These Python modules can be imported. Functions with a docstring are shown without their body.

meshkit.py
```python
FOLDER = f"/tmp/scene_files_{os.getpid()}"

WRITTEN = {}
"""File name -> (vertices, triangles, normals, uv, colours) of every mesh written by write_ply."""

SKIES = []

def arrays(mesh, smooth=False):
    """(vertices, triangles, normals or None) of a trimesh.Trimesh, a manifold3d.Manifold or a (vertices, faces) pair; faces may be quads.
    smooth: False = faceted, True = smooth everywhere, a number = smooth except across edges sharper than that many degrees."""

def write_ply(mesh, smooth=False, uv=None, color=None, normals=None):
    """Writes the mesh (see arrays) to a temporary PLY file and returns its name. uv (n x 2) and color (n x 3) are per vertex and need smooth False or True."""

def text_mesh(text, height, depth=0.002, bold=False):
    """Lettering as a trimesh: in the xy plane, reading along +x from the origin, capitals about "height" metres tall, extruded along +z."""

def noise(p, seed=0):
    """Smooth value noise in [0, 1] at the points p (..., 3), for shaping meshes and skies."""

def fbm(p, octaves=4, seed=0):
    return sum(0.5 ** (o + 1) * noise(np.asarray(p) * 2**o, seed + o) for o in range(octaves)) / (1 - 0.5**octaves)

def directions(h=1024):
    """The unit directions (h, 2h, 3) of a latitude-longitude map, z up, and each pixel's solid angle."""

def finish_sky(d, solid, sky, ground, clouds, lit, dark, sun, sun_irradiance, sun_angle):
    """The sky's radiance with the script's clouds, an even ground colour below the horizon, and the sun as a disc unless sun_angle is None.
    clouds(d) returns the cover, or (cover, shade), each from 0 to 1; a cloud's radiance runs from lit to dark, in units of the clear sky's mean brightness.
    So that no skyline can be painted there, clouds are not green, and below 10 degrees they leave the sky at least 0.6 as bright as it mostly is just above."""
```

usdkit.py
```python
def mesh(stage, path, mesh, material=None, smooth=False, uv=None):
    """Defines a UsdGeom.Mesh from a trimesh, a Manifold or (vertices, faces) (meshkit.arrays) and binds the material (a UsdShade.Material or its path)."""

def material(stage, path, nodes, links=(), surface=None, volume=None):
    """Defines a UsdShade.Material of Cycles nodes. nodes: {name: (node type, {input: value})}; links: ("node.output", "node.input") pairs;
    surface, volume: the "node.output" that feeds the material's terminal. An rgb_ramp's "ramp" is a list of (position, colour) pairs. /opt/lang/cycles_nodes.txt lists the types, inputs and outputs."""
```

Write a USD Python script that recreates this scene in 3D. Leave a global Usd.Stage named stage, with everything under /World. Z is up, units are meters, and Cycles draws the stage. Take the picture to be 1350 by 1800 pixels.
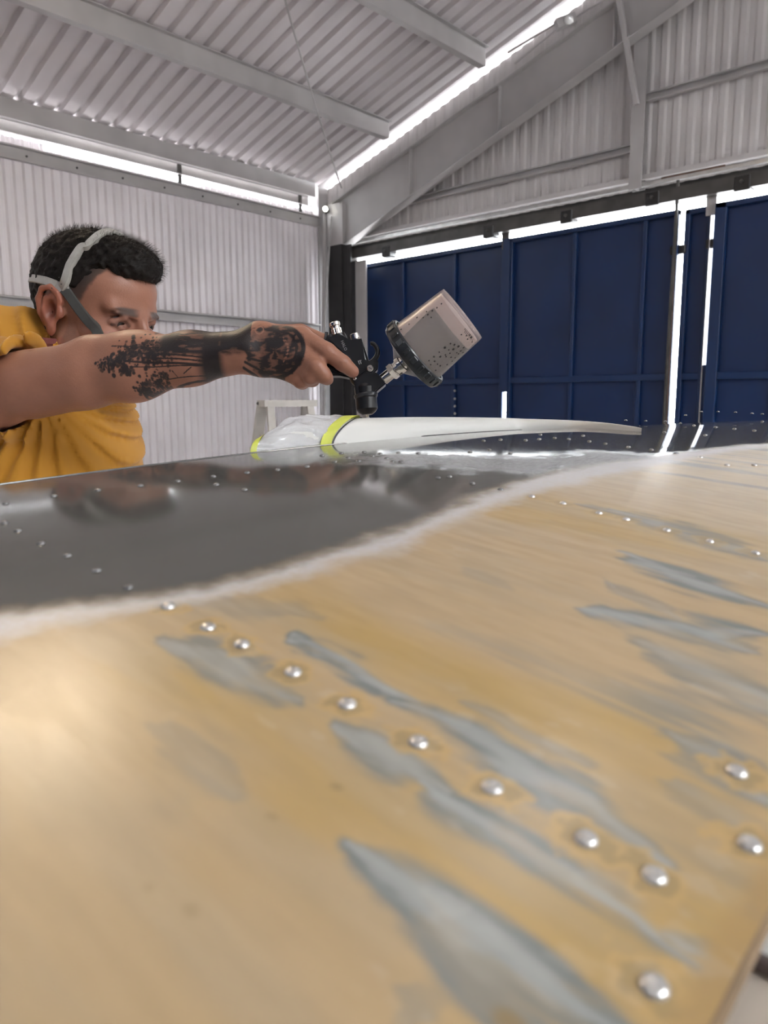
import math, random
import numpy as np
import trimesh
import usdkit, meshkit
from pxr import Usd, UsdGeom, UsdLux, UsdShade, Gf, Sdf, Vt
from scipy.interpolate import PchipInterpolator

random.seed(7)
rng = np.random.default_rng(7)
stage = Usd.Stage.CreateInMemory()
UsdGeom.SetStageUpAxis(stage, 'Z')
UsdGeom.SetStageMetersPerUnit(stage, 1.0)
UsdGeom.Xform.Define(stage, '/World')

# ------------------------------------------------------------------ camera
EYE = np.array([0.0, 0.0, 1.55])
FPX = 1310.0
YAW, PITCH, ROLL = np.radians([42.5, 8.74, -0.26])
def cam_axes():
    cy, sy = np.cos(YAW), np.sin(YAW)
    f = np.array([-sy, cy, 0]); r = np.array([cy, sy, 0]); u = np.array([0, 0, 1.0])
    f2 = f * np.cos(PITCH) - u * np.sin(PITCH); u2 = u * np.cos(PITCH) + f * np.sin(PITCH)
    c, s = np.cos(ROLL), np.sin(ROLL)
    return np.array([r * c + u2 * s, -r * s + u2 * c, f2])
CM = cam_axes()
E1, E2, E3 = CM[0], CM[1], -CM[2]          # right, up, towards the viewer
cam = UsdGeom.Camera.Define(stage, '/World/camera')
mat = np.eye(4); mat[0, :3], mat[1, :3], mat[2, :3], mat[3, :3] = E1, E2, E3, EYE
cam.AddTransformOp().Set(Gf.Matrix4d(*mat.ravel().tolist()))
FOCAL = 26.0
cam.CreateFocalLengthAttr(FOCAL)
cam.CreateHorizontalApertureAttr(FOCAL * 1350 / FPX)
cam.CreateVerticalApertureAttr(FOCAL * 1800 / FPX)
cam.CreateClippingRangeAttr((0.02, 1000))
cam.CreateFStopAttr(11.0)
cam.CreateFocusDistanceAttr(1.0)
cam.CreateExposureAttr(0.58)

# ------------------------------------------------------------------ light
dome = UsdLux.DomeLight.Define(stage, '/World/sky')
dome.CreateIntensityAttr(5.5); dome.CreateColorAttr(Gf.Vec3f(0.93, 0.97, 1.0))
def rect(name, loc, aim, w, h, inten, col):
    l = UsdLux.RectLight.Define(stage, '/World/' + name)
    z = -np.asarray(aim, float); z /= np.linalg.norm(z)
    x = np.cross([0, 0, 1.0], z); x = np.array([1.0, 0, 0]) if np.linalg.norm(x) < 1e-6 else x / np.linalg.norm(x)
    y = np.cross(z, x); m = np.eye(4); m[0, :3], m[1, :3], m[2, :3], m[3, :3] = x, y, z, loc
    l.AddTransformOp().Set(Gf.Matrix4d(*m.ravel().tolist()))
    l.CreateWidthAttr(w); l.CreateHeightAttr(h); l.CreateIntensityAttr(inten); l.CreateColorAttr(Gf.Vec3f(*col))
rect('side_fill', (9.2, 5.2, 2.3), (-1, 0, 0.02), 5.0, 3.6, 1.5, (1.0, 0.98, 0.98))  # unseen area light added to brighten the side wall
sun = UsdLux.DistantLight.Define(stage, '/World/sun')          # falls through the unseen opening added in the right slope
sun.CreateIntensityAttr(165.0); sun.CreateAngleAttr(1.0); sun.CreateColorAttr(Gf.Vec3f(1.0, 0.96, 0.93))
sun.AddRotateYOp().Set(30.0)

# ------------------------------------------------------------------ helpers
def ray(x, y):
    return CM.T @ np.array([(x - 675) / FPX, -(y - 900) / FPX, 1.0])
def W(x, y, d):
    """the place seen in that direction, d metres deep"""
    return EYE + ray(x, y) * d
def unique(parent, name):
    p = f'{parent}/{name}'; k = 0
    while stage.GetPrimAtPath(p):
        k += 1; p = f'{parent}/{name}_{k:03d}'
    return p
ORIGIN = {}
def setdata(prim, label=None, cat=None, group=None, kind=None, category=None):
    cat = cat or category
    for k, v in (('label', label), ('category', cat), ('group', group), ('kind', kind)):
        if v: prim.SetCustomDataByKey(k, v)
def thing(name, label=None, cat=None, loc=(0, 0, 0), group=None, kind=None):
    p = unique('/World', name)
    x = UsdGeom.Xform.Define(stage, p); x.AddTranslateOp().Set(Gf.Vec3d(*map(float, loc)))
    ORIGIN[p] = np.asarray(loc, float)
    setdata(x.GetPrim(), label, cat, group, kind)
    return p
def obj(name, mesh, material, parent='/World', smooth=30, color=None, vals=None, **data):
    p = unique(parent, name)
    o = ORIGIN.get(parent, np.zeros(3)); ORIGIN[p] = o
    v, f, n = meshkit.arrays(mesh, False)
    m = usdkit.mesh(stage, p, trimesh.Trimesh(v - o, f, process=False), MATS[material], smooth=smooth)
    api = UsdGeom.PrimvarsAPI(m)
    if color is not None:
        api.CreatePrimvar('paint', Sdf.ValueTypeNames.Color3fArray, 'vertex').Set(Vt.Vec3fArray.FromNumpy(np.ascontiguousarray(color, np.float32)))
    for k, a in (vals or {}).items():
        api.CreatePrimvar(k, Sdf.ValueTypeNames.FloatArray, 'vertex').Set(Vt.FloatArray.FromNumpy(np.ascontiguousarray(a, np.float32)))
    setdata(m.GetPrim(), **data)
    return p
cat_ = trimesh.util.concatenate
def box(x0, x1, y0, y1, z0, z1):
    m = trimesh.creation.box([abs(x1 - x0), abs(y1 - y0), abs(z1 - z0)]); m.apply_translation([(x0 + x1) / 2, (y0 + y1) / 2, (z0 + z1) / 2]); return m
def bbox(x0, x1, y0, y1, z0, z1, r=0.004):
    """box with chamfered edges"""
    import manifold3d as m3
    lo = np.array([min(x0, x1), min(y0, y1), min(z0, z1)]); hi = np.array([max(x0, x1), max(y0, y1), max(z0, z1)])
    r = min(r, 0.45 * (hi - lo).min())
    pts = []
    for i in range(8):
        s = np.array([(i >> k) & 1 for k in range(3)]); c = np.where(s, hi, lo); inn = np.where(s, -r, r)
        for k in range(3):
            q = c + inn; q[k] = c[k]; pts.append(q)
    m = trimesh.Trimesh(*_hull(np.array(pts)), process=False); return m
def _hull(pts):
    from scipy.spatial import ConvexHull
    h = ConvexHull(pts); c = pts.mean(0); f = h.simplices.copy()
    n = np.cross(pts[f[:, 1]] - pts[f[:, 0]], pts[f[:, 2]] - pts[f[:, 0]])
    flip = ((pts[f[:, 0]] - c) * n).sum(1) < 0
    f[flip] = f[flip][:, ::-1]
    used, inv = np.unique(f, return_inverse=True)
    return pts[used], inv.reshape(f.shape)
def frame_to(d):
    d = np.asarray(d, float) / np.linalg.norm(d)
    a = np.array([0, 0, 1.0]) if abs(d[2]) < 0.9 else np.array([1.0, 0, 0])
    u = np.cross(a, d); u /= np.linalg.norm(u); return u, np.cross(d, u), d
def lathe(prof, base, axis, seg=32, closed=True):
    """profile [(along axis, radius)] turned about axis from base"""
    u, v, d = frame_to(axis); base = np.asarray(base, float)
    t = np.linspace(0, 2 * np.pi, seg, endpoint=False); V = []; 
    for h, r in prof:
        V.append(base + d * h + r * (np.cos(t)[:, None] * u + np.sin(t)[:, None] * v))
    V = np.vstack(V); F = []
    n = len(prof)
    for i in range(n - 1):
        a = i * seg + np.arange(seg); b = i * seg + (np.arange(seg) + 1) % seg
        F += [np.stack([a, b, b + seg], 1), np.stack([a, b + seg, a + seg], 1)]
    V = list(V)
    if closed:
        for i, rev in ((0, True), (n - 1, False)):
            c = len(V); V.append(base + d * prof[i][0]); a = i * seg + np.arange(seg); b = i * seg + (np.arange(seg) + 1) % seg
            F.append(np.stack([b, a, np.full(seg, c)], 1) if rev else np.stack([a, b, np.full(seg, c)], 1))
    return trimesh.Trimesh(np.array(V), np.vstack(F), process=False)
def tube(pts, r, seg=10):
    pts = np.asarray(pts, float); n = len(pts); r = np.broadcast_to(r, n)
    tang = np.gradient(pts, axis=0); tang /= np.linalg.norm(tang, axis=1, keepdims=True)
    u = frame_to(tang[0])[0]; V = []; t = np.linspace(0, 2 * np.pi, seg, endpoint=False)
    for i in range(n):
        u = u - tang[i] * (u @ tang[i]); u /= np.linalg.norm(u); v = np.cross(tang[i], u)
        V.append(pts[i] + r[i] * (np.cos(t)[:, None] * u + np.sin(t)[:, None] * v))
    V = np.vstack(V); F = []
    for i in range(n - 1):
        a = i * seg + np.arange(seg); b = i * seg + (np.arange(seg) + 1) % seg
        F += [np.stack([a, b, b + seg], 1), np.stack([a, b + seg, a + seg], 1)]
    V = list(V)
    for i, rev in ((0, True), (n - 1, False)):
        c = len(V); V.append(pts[i]); a = i * seg + np.arange(seg); b = i * seg + (np.arange(seg) + 1) % seg
        F.append(np.stack([b, a, np.full(seg, c)], 1) if rev else np.stack([a, b, np.full(seg, c)], 1))
    return trimesh.Trimesh(np.array(V), np.vstack(F), process=False)
def bar(a, b, w, h, up=(0, 0, 1)):
    """rectangular bar from a to b, w across, h along up"""
    a = np.asarray(a, float); b = np.asarray(b, float); d = b - a; L = np.linalg.norm(d); d /= L
    s = np.cross(d, up); s /= np.linalg.norm(s); t = np.cross(s, d)
    m = bbox(-w / 2, w / 2, 0, L, -h / 2, h / 2, 0.003)
    T = np.eye(4); T[:3, 0], T[:3, 1], T[:3, 2], T[:3, 3] = s, d, t, a
    m.apply_transform(T); return m
def section(poly, a, b, xdir, zdir):
    """a closed section [(p, q)] swept straight from a to b; p along xdir, q along zdir"""
    from shapely.geometry import Polygon
    a = np.asarray(a, float); b = np.asarray(b, float); L = np.linalg.norm(b - a)
    m = trimesh.creation.extrude_polygon(Polygon(poly), L, engine='earcut')
    T = np.eye(4); T[:3, 0], T[:3, 1], T[:3, 2], T[:3, 3] = xdir, zdir, (b - a) / L, a
    m.apply_transform(T)
    if np.linalg.det(T[:3, :3]) < 0: m.invert()
    return m

# ------------------------------------------------------------------ materials
UsdGeom.Scope.Define(stage, '/World/Looks')
MATS = {}
def mat_(name, nodes, links=(), surface='p.BSDF', volume=None):
    MATS[name] = usdkit.material(stage, '/World/Looks/' + name, nodes, links, surface=surface, volume=volume)
def plain(name, col, rough=0.5, metal=0.0, spec=0.5, dirt=0.0, scale=3.0, **kw):
    """a coat with faint grain / wear in its colour"""
    c = np.array(col, float)
    nodes = {'p': ('principled_bsdf', dict(base_color=tuple(c), roughness=rough, metallic=metal, specular_ior_level=spec, **kw))}
    links = []
    if dirt:
        nodes.update({'tc': ('texture_coordinate', {}), 'n': ('noise_texture', {'scale': scale, 'detail': 2.0, 'roughness': 0.6}),
                      'r': ('rgb_ramp', {'ramp': [(0.3, tuple(c * (1 - dirt))), (0.65, tuple(np.minimum(c * (1 + dirt * 0.4), 0.95)))]})})
        links = [('tc.object', 'n.vector'), ('n.fac', 'r.fac'), ('r.color', 'p.base_color')]
    mat_(name, nodes, links)
plain('white_sheet', (0.80, 0.765, 0.785), 0.45, dirt=0.08, scale=1.3)
plain('gable_sheet', (0.60, 0.575, 0.565), 0.5, dirt=0.14, scale=1.1)
plain('deck_sheet', (0.68, 0.64, 0.65), 0.45, dirt=0.06, scale=1.5)
plain('steel_white', (0.47, 0.455, 0.45), 0.42, dirt=0.12, scale=2.0)
plain('steel_black', (0.018, 0.018, 0.019), 0.4, dirt=0.3, scale=4.0)
plain('steel_dark', (0.07, 0.066, 0.062), 0.45, dirt=0.35, scale=5.0)
plain('galvanised', (0.55, 0.55, 0.54), 0.32, metal=0.7, dirt=0.2, scale=8.0)
plain('rust', (0.20, 0.12, 0.09), 0.7, dirt=0.4, scale=9.0)
plain('door_blue', (0.0024, 0.022, 0.092), 0.45, dirt=0.18, scale=1.2)
plain('door_frame_blue', (0.003, 0.026, 0.10), 0.42, dirt=0.15, scale=1.2)
plain('concrete', (0.62, 0.59, 0.58), 0.55, dirt=0.2, scale=0.8)
plain('ladder_paint', (0.52, 0.50, 0.46), 0.45, dirt=0.2, scale=6.0)
plain('wood_pale', (0.55, 0.47, 0.39), 0.6, dirt=0.15, scale=9.0)
plain('foam_white', (0.70, 0.69, 0.66), 0.6, dirt=0.08, scale=15.0)
plain('rubber_brown', (0.16, 0.12, 0.11), 0.6, dirt=0.2, scale=15.0)
plain('gun_black', (0.006, 0.006, 0.0065), 0.30, spec=0.5, dirt=0.2, scale=60)
plain('collar_black', (0.025, 0.027, 0.03), 0.25)
plain('chrome', (0.72, 0.68, 0.62), 0.16, metal=1.0)
plain('print_white', (0.30, 0.30, 0.30), 0.5)
plain('print_dark', (0.05, 0.045, 0.042), 0.5)
plain('strap_grey', (0.36, 0.345, 0.31), 0.42, dirt=0.1, scale=80)
plain('strap_dark', (0.055, 0.055, 0.05), 0.6, dirt=0.1, scale=120)
plain('facepiece', (0.12, 0.12, 0.13), 0.5)
plain('jeans', (0.03, 0.04, 0.07), 0.8, dirt=0.3, scale=30)
plain('shoe', (0.03, 0.028, 0.026), 0.5)
plain('eye_white', (0.26, 0.22, 0.20), 0.2)
plain('eye_iris', (0.02, 0.012, 0.008), 0.08)
plain('collar_red', (0.17, 0.045, 0.04), 0.8, dirt=0.1, scale=60)
plain('fairing_white', (0.62, 0.61, 0.575), 0.28, dirt=0.03, scale=8)
plain('tape_yellow', (0.50, 0.53, 0.07), 0.5, dirt=0.08, scale=40)
plain('tape_line_dark', (0.03, 0.03, 0.03), 0.5)
plain('edge_brown', (0.23, 0.155, 0.085), 0.5, dirt=0.2, scale=40)
plain('under_skin', (0.25, 0.25, 0.24), 0.5)
plain('lamp_body', (0.5, 0.5, 0.5), 0.4)
plain('paint_grey', (0.10, 0.098, 0.092), 0.3)
plain('rivet_metal', (0.62, 0.61, 0.59), 0.24, metal=0.75, dirt=0.25, scale=400)
plain('rivet_wet', (0.20, 0.20, 0.20), 0.10, metal=0.5)
mat_('fill_glow', {'e': ('emission', {'color': (1.0, 0.92, 0.84), 'strength': 20.0})}, surface='e.emission')
mat_('lamp_warm', {'e': ('emission', {'color': (1.0, 0.80, 0.56), 'strength': 85.0})}, surface='e.emission')
mat_('gap_glow', {'e': ('emission', {'color': (1.0, 0.98, 0.88), 'strength': 9.0})}, surface='e.emission')

# ------------------------------------------------------------------ the hangar
S = 8.5                       # distance from the eye to the side wall
H0 = EYE[2]
XW, YG = -S, 0.94 * S         # side wall and gable planes
SLOPE = 0.298
XR = 0.5                      # ridge
YB = -10.0                    # open rear
def roof_z(x):
    return H0 + 0.364 * S + SLOPE * (np.minimum(x, 2 * XR - x) + S)
def profile(u0, u1, period, amp, pts):
    """corrugation: pts = [(phase, height)] over one period, repeated from u0 to u1"""
    out = []; k = 0; n = int(round((u1 - u0) / period))
    for k in range(n):
        out += [(u0 + (k + p) * period, amp * h) for p, h in pts]
    out.append((u0 + n * period, amp * pts[0][1])); return np.array(out)
def sheet(line, lo, hi, place, thick=0.0015):
    """folded sheet: line [(u, off)], spanning lo(u)..hi(u) in w; place(u, off, w) -> points"""
    u, o = line[:, 0], line[:, 1]; n = len(u)
    l, h = lo(u), hi(u)
    V = np.vstack([place(u, o, l), place(u, o, h), place(u, o - thick, l), place(u, o - thick, h)])
    a = np.arange(n - 1); F = []
    def q(i, j, k, m): F.append(np.stack([i, j, k], 1)); F.append(np.stack([i, k, m], 1))
    q(a, a + 1, n + a + 1, n + a); q(2 * n + a, 3 * n + a, 3 * n + a + 1, 2 * n + a + 1)
    q(n + a, n + a + 1, 3 * n + a + 1, 3 * n + a); q(a, 2 * n + a, 2 * n + a + 1, a + 1)
    m = trimesh.Trimesh(V, np.vstack(F), process=False); return m
TRAP = [(0.0, 0), (0.34, 0), (0.5, 1), (0.84, 1)]
const = lambda c: (lambda u: np.full(len(u), float(c)))

floor = thing('floor', kind='structure')
obj('slab', box(-8.7, 9.7, -10, 8.15, -0.12, 0), 'concrete', floor)
ground = obj('ground', box(-60, 60, -70, 60, -0.2, -0.125), 'concrete', kind='structure')

# side wall: two tiers of corrugated sheets on girts
wall_left = thing('wall_left', kind='structure')
zg = H0 + 0.1205 * S          # mid girt
zt = H0 + 0.294 * S           # top of inner sheets
PW = 0.1022
k = 0; y = 3.78 - 14 * 10 * PW
while y < YG - 0.2:
    k += 1; so = 0.004 * (k % 2)
    y1 = min(y + 10 * PW, y + PW * int((YG - 0.02 - y) / PW + 0.001))
    ln = profile(y, y1, PW, 0.036, TRAP)
    if y1 < YG - 0.3: ln = np.vstack([ln, [y1 + 0.34 * PW, 0.0], [y1 + 0.42 * PW, 0.018]])
    pl = lambda u, o, w: np.stack([XW - 0.034 + so + o, u, w], 1)
    obj('sheet', sheet(ln, const(zg - 0.03), const(zt), pl), 'white_sheet', wall_left, smooth=False)
    pl2 = lambda u, o, w: np.stack([XW - 0.036 + so + o * 0.8, u, w], 1)
    obj('sheet', sheet(ln, const(0.0), const(zg + 0.01), pl2), 'white_sheet', wall_left, smooth=False)
    y += 10 * PW
CH = lambda h, d, t=0.012: [(0, 0), (d, 0), (d, h * 0.16), (d - t, h * 0.16), (d - t, t), (t, t), (t, h - t), (d - t, h - t), (d - t, h * 0.84), (d, h * 0.84), (d, h), (0, h)]
obj('girt', section(CH(0.13, 0.07), (XW - 0.002, YB, zg - 0.065), (XW - 0.002, YG - 0.15, zg - 0.065), (1, 0, 0), (0, 0, 1)), 'steel_white', wall_left, smooth=False)
obj('girt', section([(0, 0), (0.05, 0), (0.05, 0.012), (0.012, 0.012), (0.012, 0.13), (0.06, 0.13), (0.06, 0.145), (0, 0.145)], (XW + 0.003, YB, zt - 0.012), (XW + 0.003, YG - 0.12, zt - 0.012), (1, 0, 0), (0, 0, 1)), 'steel_white', wall_left, smooth=False)
for yy in np.arange(2.0, 7.7, 0.55):
    obj('girt_bolt', lathe([(0, 0.012), (0.010, 0.012), (0.013, 0.008)], (XW + 0.015, yy, zt + 0.055), (1, 0, 0), 8), 'steel_dark', wall_left)
obj('corner_trim', box(XW - 0.16, XW + 0.03, YG - 0.14, YG + 0.14, 0, H0 + 0.36 * S), 'steel_white', wall_left)
# outer sheets that show in the slot under the eaves; their tops leave slits of daylight
y = -10.0
for y0, y1, top in ((-10.0, 3.91, 0.3255), (3.91, 5.93, 0.3185), (5.93, 8.06, 0.3225)):
    n = int(round((y1 - y0) / PW)); per = (y1 - y0) / n
    pl3 = lambda u, o, w: np.stack([XW - 0.14 + o, u, w], 1)
    obj('sheet', sheet(profile(y0, y1, per, 0.022, TRAP), const(zt - 0.15), const(H0 + top * S), pl3), 'white_sheet', wall_left, smooth=False)

# eave beam, purlins
def purlin(x, name, h=0.2, fl=0.085, y0=YB, y1=YG - 0.28):
    zt_ = roof_z(x) - 0.004
    # Z section: web faces up-slope (+x), bottom flange points down-slope
    poly = [(0, 0), (0, h), (0.06, h), (0.06, h - 0.008), (0.008, h - 0.008), (0.008, 0.0), (0.008, -0.001), (-fl, -0.001), (-fl, 0.022), (-fl + 0.006, 0.022), (-fl + 0.006, 0.006), (0, 0.006)]
    pz = section(poly, (x, y0, zt_ - h), (x, y1, zt_ - h), (1, 0, 0), (0, 0, 1))
    return obj(name, pz, 'steel_white', purlins, smooth=False)
purlins = thing('ceiling_beams', 'white cold-rolled roof purlins running under the ribbed roof sheets', 'roof beams', kind='structure')
for x in (-6.955, -5.44, -3.93, -2.42, -0.9):
    purlin(x, 'purlin')
for x in (1.9, 3.4, 4.9, 6.4, 7.9):
    purlin(x, 'purlin', fl=-0.06)
obj('eave_beam', section([(0, 0), (0.09, 0), (0.09, 0.195), (0.0, 0.195), (0, 0.187), (0.082, 0.187), (0.082, 0.008), (0.0, 0.008)], (XW - 0.06, YB, H0 + 0.341 * S), (XW - 0.06, YG - 0.2, H0 + 0.341 * S), (1, 0, 0), (0, 0, 1)), 'steel_white', purlins, smooth=False)
obj('eave_angle', section([(0, 0), (0.10, 0), (0.10, 0.01), (0.01, 0.01), (0.01, 0.15), (0, 0.15)], (XW - 0.13, YB, H0 + 0.3265 * S), (XW - 0.13, YG - 0.2, H0 + 0.3265 * S), (1, 0, 0), (0, 0, 1)), 'steel_white', purlins, smooth=False)
for yy in (5.55, 7.55):
    obj('hanger', bbox(XW - 0.08, XW - 0.05, yy, yy + 0.05, H0 + 0.308 * S, H0 + 0.343 * S), 'steel_dark', purlins)

# ribbed roof sheets
ceiling = thing('ceiling', kind='structure')
RP = 0.2129
y = 3.205 - 61 * RP
DECK = [(0.0, 0), (0.62, 0), (0.74, 1), (0.93, 1)]
cs, sn = math.cos(math.atan(SLOPE)), math.sin(math.atan(SLOPE))
while y < YG + 0.6:
    y1 = y + 5 * RP
    ln = profile(y, y1, RP, 0.055, DECK)
    pl = lambda u, o, w: np.stack([w - o * sn, u, roof_z(w) + o * cs], 1)
    obj('sheet', sheet(ln, const(XW - 0.35), const(XR), pl), 'deck_sheet', ceiling, smooth=False)
    pl = lambda u, o, w: np.stack([w + o * sn, u, roof_z(w) + o * cs], 1)
    if -1.6 < y + 0.5 < 2.6:          # unseen opening added so sunlight bounces off the floor to the ceiling
        obj('sheet', sheet(ln, const(XR), const(4.9), pl), 'deck_sheet', ceiling, smooth=False)
        obj('sheet', sheet(ln, const(7.2), const(9.9), pl), 'deck_sheet', ceiling, smooth=False)
    else:
        obj('sheet', sheet(ln, const(XR), const(9.9), pl), 'deck_sheet', ceiling, smooth=False)
    y = y1

# gable: rafter, column, sheets, girts, post
gable = thing('wall_gable', kind='structure')
YF = YG - 0.27                # near face of the frame
kf = YF / YG
def G(xu, zu, y=YG):          # gable-plane coordinates carried onto plane y along the line of sight
    return np.array([xu * S * y / YG, y, H0 + zu * S * y / YG])
frame = thing('trim_1', kind='structure')
top = lambda x: H0 + (0.343 + SLOPE * (x / (S * kf) + 0.950)) * S * kf
bot = lambda x: H0 + (0.262 + 0.350 * (x / (S * kf) + 0.951)) * S * kf
xa, xb, xm = -0.985 * S * kf, XR, -0.387 * S * kf
from shapely.geometry import Polygon as SP
def plate(poly, y0, y1):      # polygon in (x, z) with thickness along y
    m = trimesh.creation.extrude_polygon(SP(poly), y1 - y0, engine='earcut')
    T = np.array([[1, 0, 0, 0], [0, 0, -1, y1], [0, 1, 0, 0], [0, 0, 0, 1.0]]); m.apply_transform(T); return m
obj('rafter_web', plate([(xa, bot(-0.951 * S * kf)), (-0.951 * S * kf, bot(-0.951 * S * kf)), (xb, bot(xb)), (xb, top(xb)), (xa, top(xa))], YF + 0.07, YF + 0.085), 'steel_white', frame, smooth=False)
obj('rafter_web', plate([(xb, bot(xb)), (2 * xb + 8.7, bot(-8.3)), (2 * xb + 8.7, top(-8.3)), (xb, top(xb))], YF + 0.07, YF + 0.085), 'steel_white', frame, smooth=False)
def flange(f, x0, x1, t=0.014, w=0.16):
    a = np.array([x0, YF, f(x0)]); b = np.array([x1, YF, f(x1)]); d = (b - a) / np.linalg.norm(b - a); n = np.array([-d[2], 0, d[0]])
    return section([(0, 0), (w, 0), (w, t), (0, t)], a, b, (0, 1, 0), n)
obj('rafter_flange', flange(lambda x: bot(x) - 0.006, -0.951 * S * kf, xb), 'steel_white', frame, smooth=False)
obj('rafter_flange', flange(lambda x: top(x) - 0.014, xa, xb), 'steel_white', frame, smooth=False)
for xs in (-0.805, -0.64, -0.47, -0.30):
    x = xs * S * kf
    obj('stiffener', bbox(x - 0.006, x + 0.006, YF + 0.004, YF + 0.07, bot(x), top(x) - 0.015, 0.002), 'steel_white', frame)
# column: white haunch above, black below
zc = H0 + 0.262 * S * kf
cx0, cx1 = -0.993 * S * kf, -0.951 * S * kf
obj('column', cat_([bbox(cx0, cx1 - 0.06, YF - 0.0, YF + 0.16, 0, zc, 0.004)]), 'steel_black', frame)
obj('column_plate', bbox(cx1 - 0.06, cx1 + 0.10, YF + 0.02, YF + 0.05, 0, zc - 0.02, 0.003), 'steel_black', frame)
obj('haunch', cat_([bbox(cx0, -0.955 * S * kf, YF, YF + 0.16, zc, top(xa) - 0.01, 0.004)]), 'steel_white', frame)
obj('column_flange', bbox(cx1 + 0.09, cx1 + 0.30, YG - 0.15, YG - 0.12, 0, H0 + 0.225 * S, 0.004), 'steel_white', frame)
# gable sheets
GP = 0.152
x = -8.56
zb = H0 + 0.262 * S
while x < 9.4:
    ln = profile(x, x + 7 * GP, GP, 0.016, TRAP)
    pl = lambda u, o, w: np.stack([u, YG + 0.06 - o, w], 1)
    m = sheet(ln, const(zb - 0.05), lambda u: np.maximum(roof_z(u) - 0.06, zb + 0.02), pl); m.invert()
    obj('sheet', m, 'gable_sheet', gable, smooth=False)
    x += 7 * GP
# beside the doors, left end
obj('jamb_sheet', box(-8.6, -0.931 * S, YG + 0.09, YG + 0.10, 0, zb), 'steel_black', gable)
# girts, post, brace
def hbar(x0, x1, z, h=0.085, y=YG - 0.03, d=0.06):
    return section(CH(h, d, 0.008), (x0, y + 0.05, z), (x1, y + 0.05, z), (0, -1, 0), (0, 0, 1))
ky = (YG - 0.02) / YG
obj('girt', hbar(-0.83 * S, -0.437 * S, H0 + 0.3005 * S), 'steel_white', gable, smooth=False)
obj('girt', hbar(-0.421 * S, 9.0, H0 + 0.3555 * S), 'steel_white', gable, smooth=False)
obj('post', section([(0, 0), (0.14, 0), (0.14, 0.01), (0.075, 0.01), (0.075, 0.1), (0.14, 0.1), (0.14, 0.11), (0, 0.11), (0, 0.1), (0.065, 0.1), (0.065, 0.01), (0, 0.01)], (-0.436 * S, YG - 0.09, H0 + 0.254 * S), (-0.436 * S, YG - 0.09, roof_z(-0.436 * S) - 0.2), (1, 0, 0), (0, 1, 0)), 'steel_white', gable, smooth=False)
def on_plane(px, py, yy):
    r = ray(px, py); return EYE + r * (yy / r[1])
pa, pb = on_plane(1086, -14, YF - 0.06), on_plane(1119, 184, YG - 0.13)
obj('brace', bar(pa, pb, 0.05, 0.05, (0, 1, 0)), 'steel_white', gable)
obj('hanging_rod', tube([W(1211, 262, 9.3), W(1208, 318, 9.3)], 0.008, 6), 'steel_dark', gable)

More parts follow.
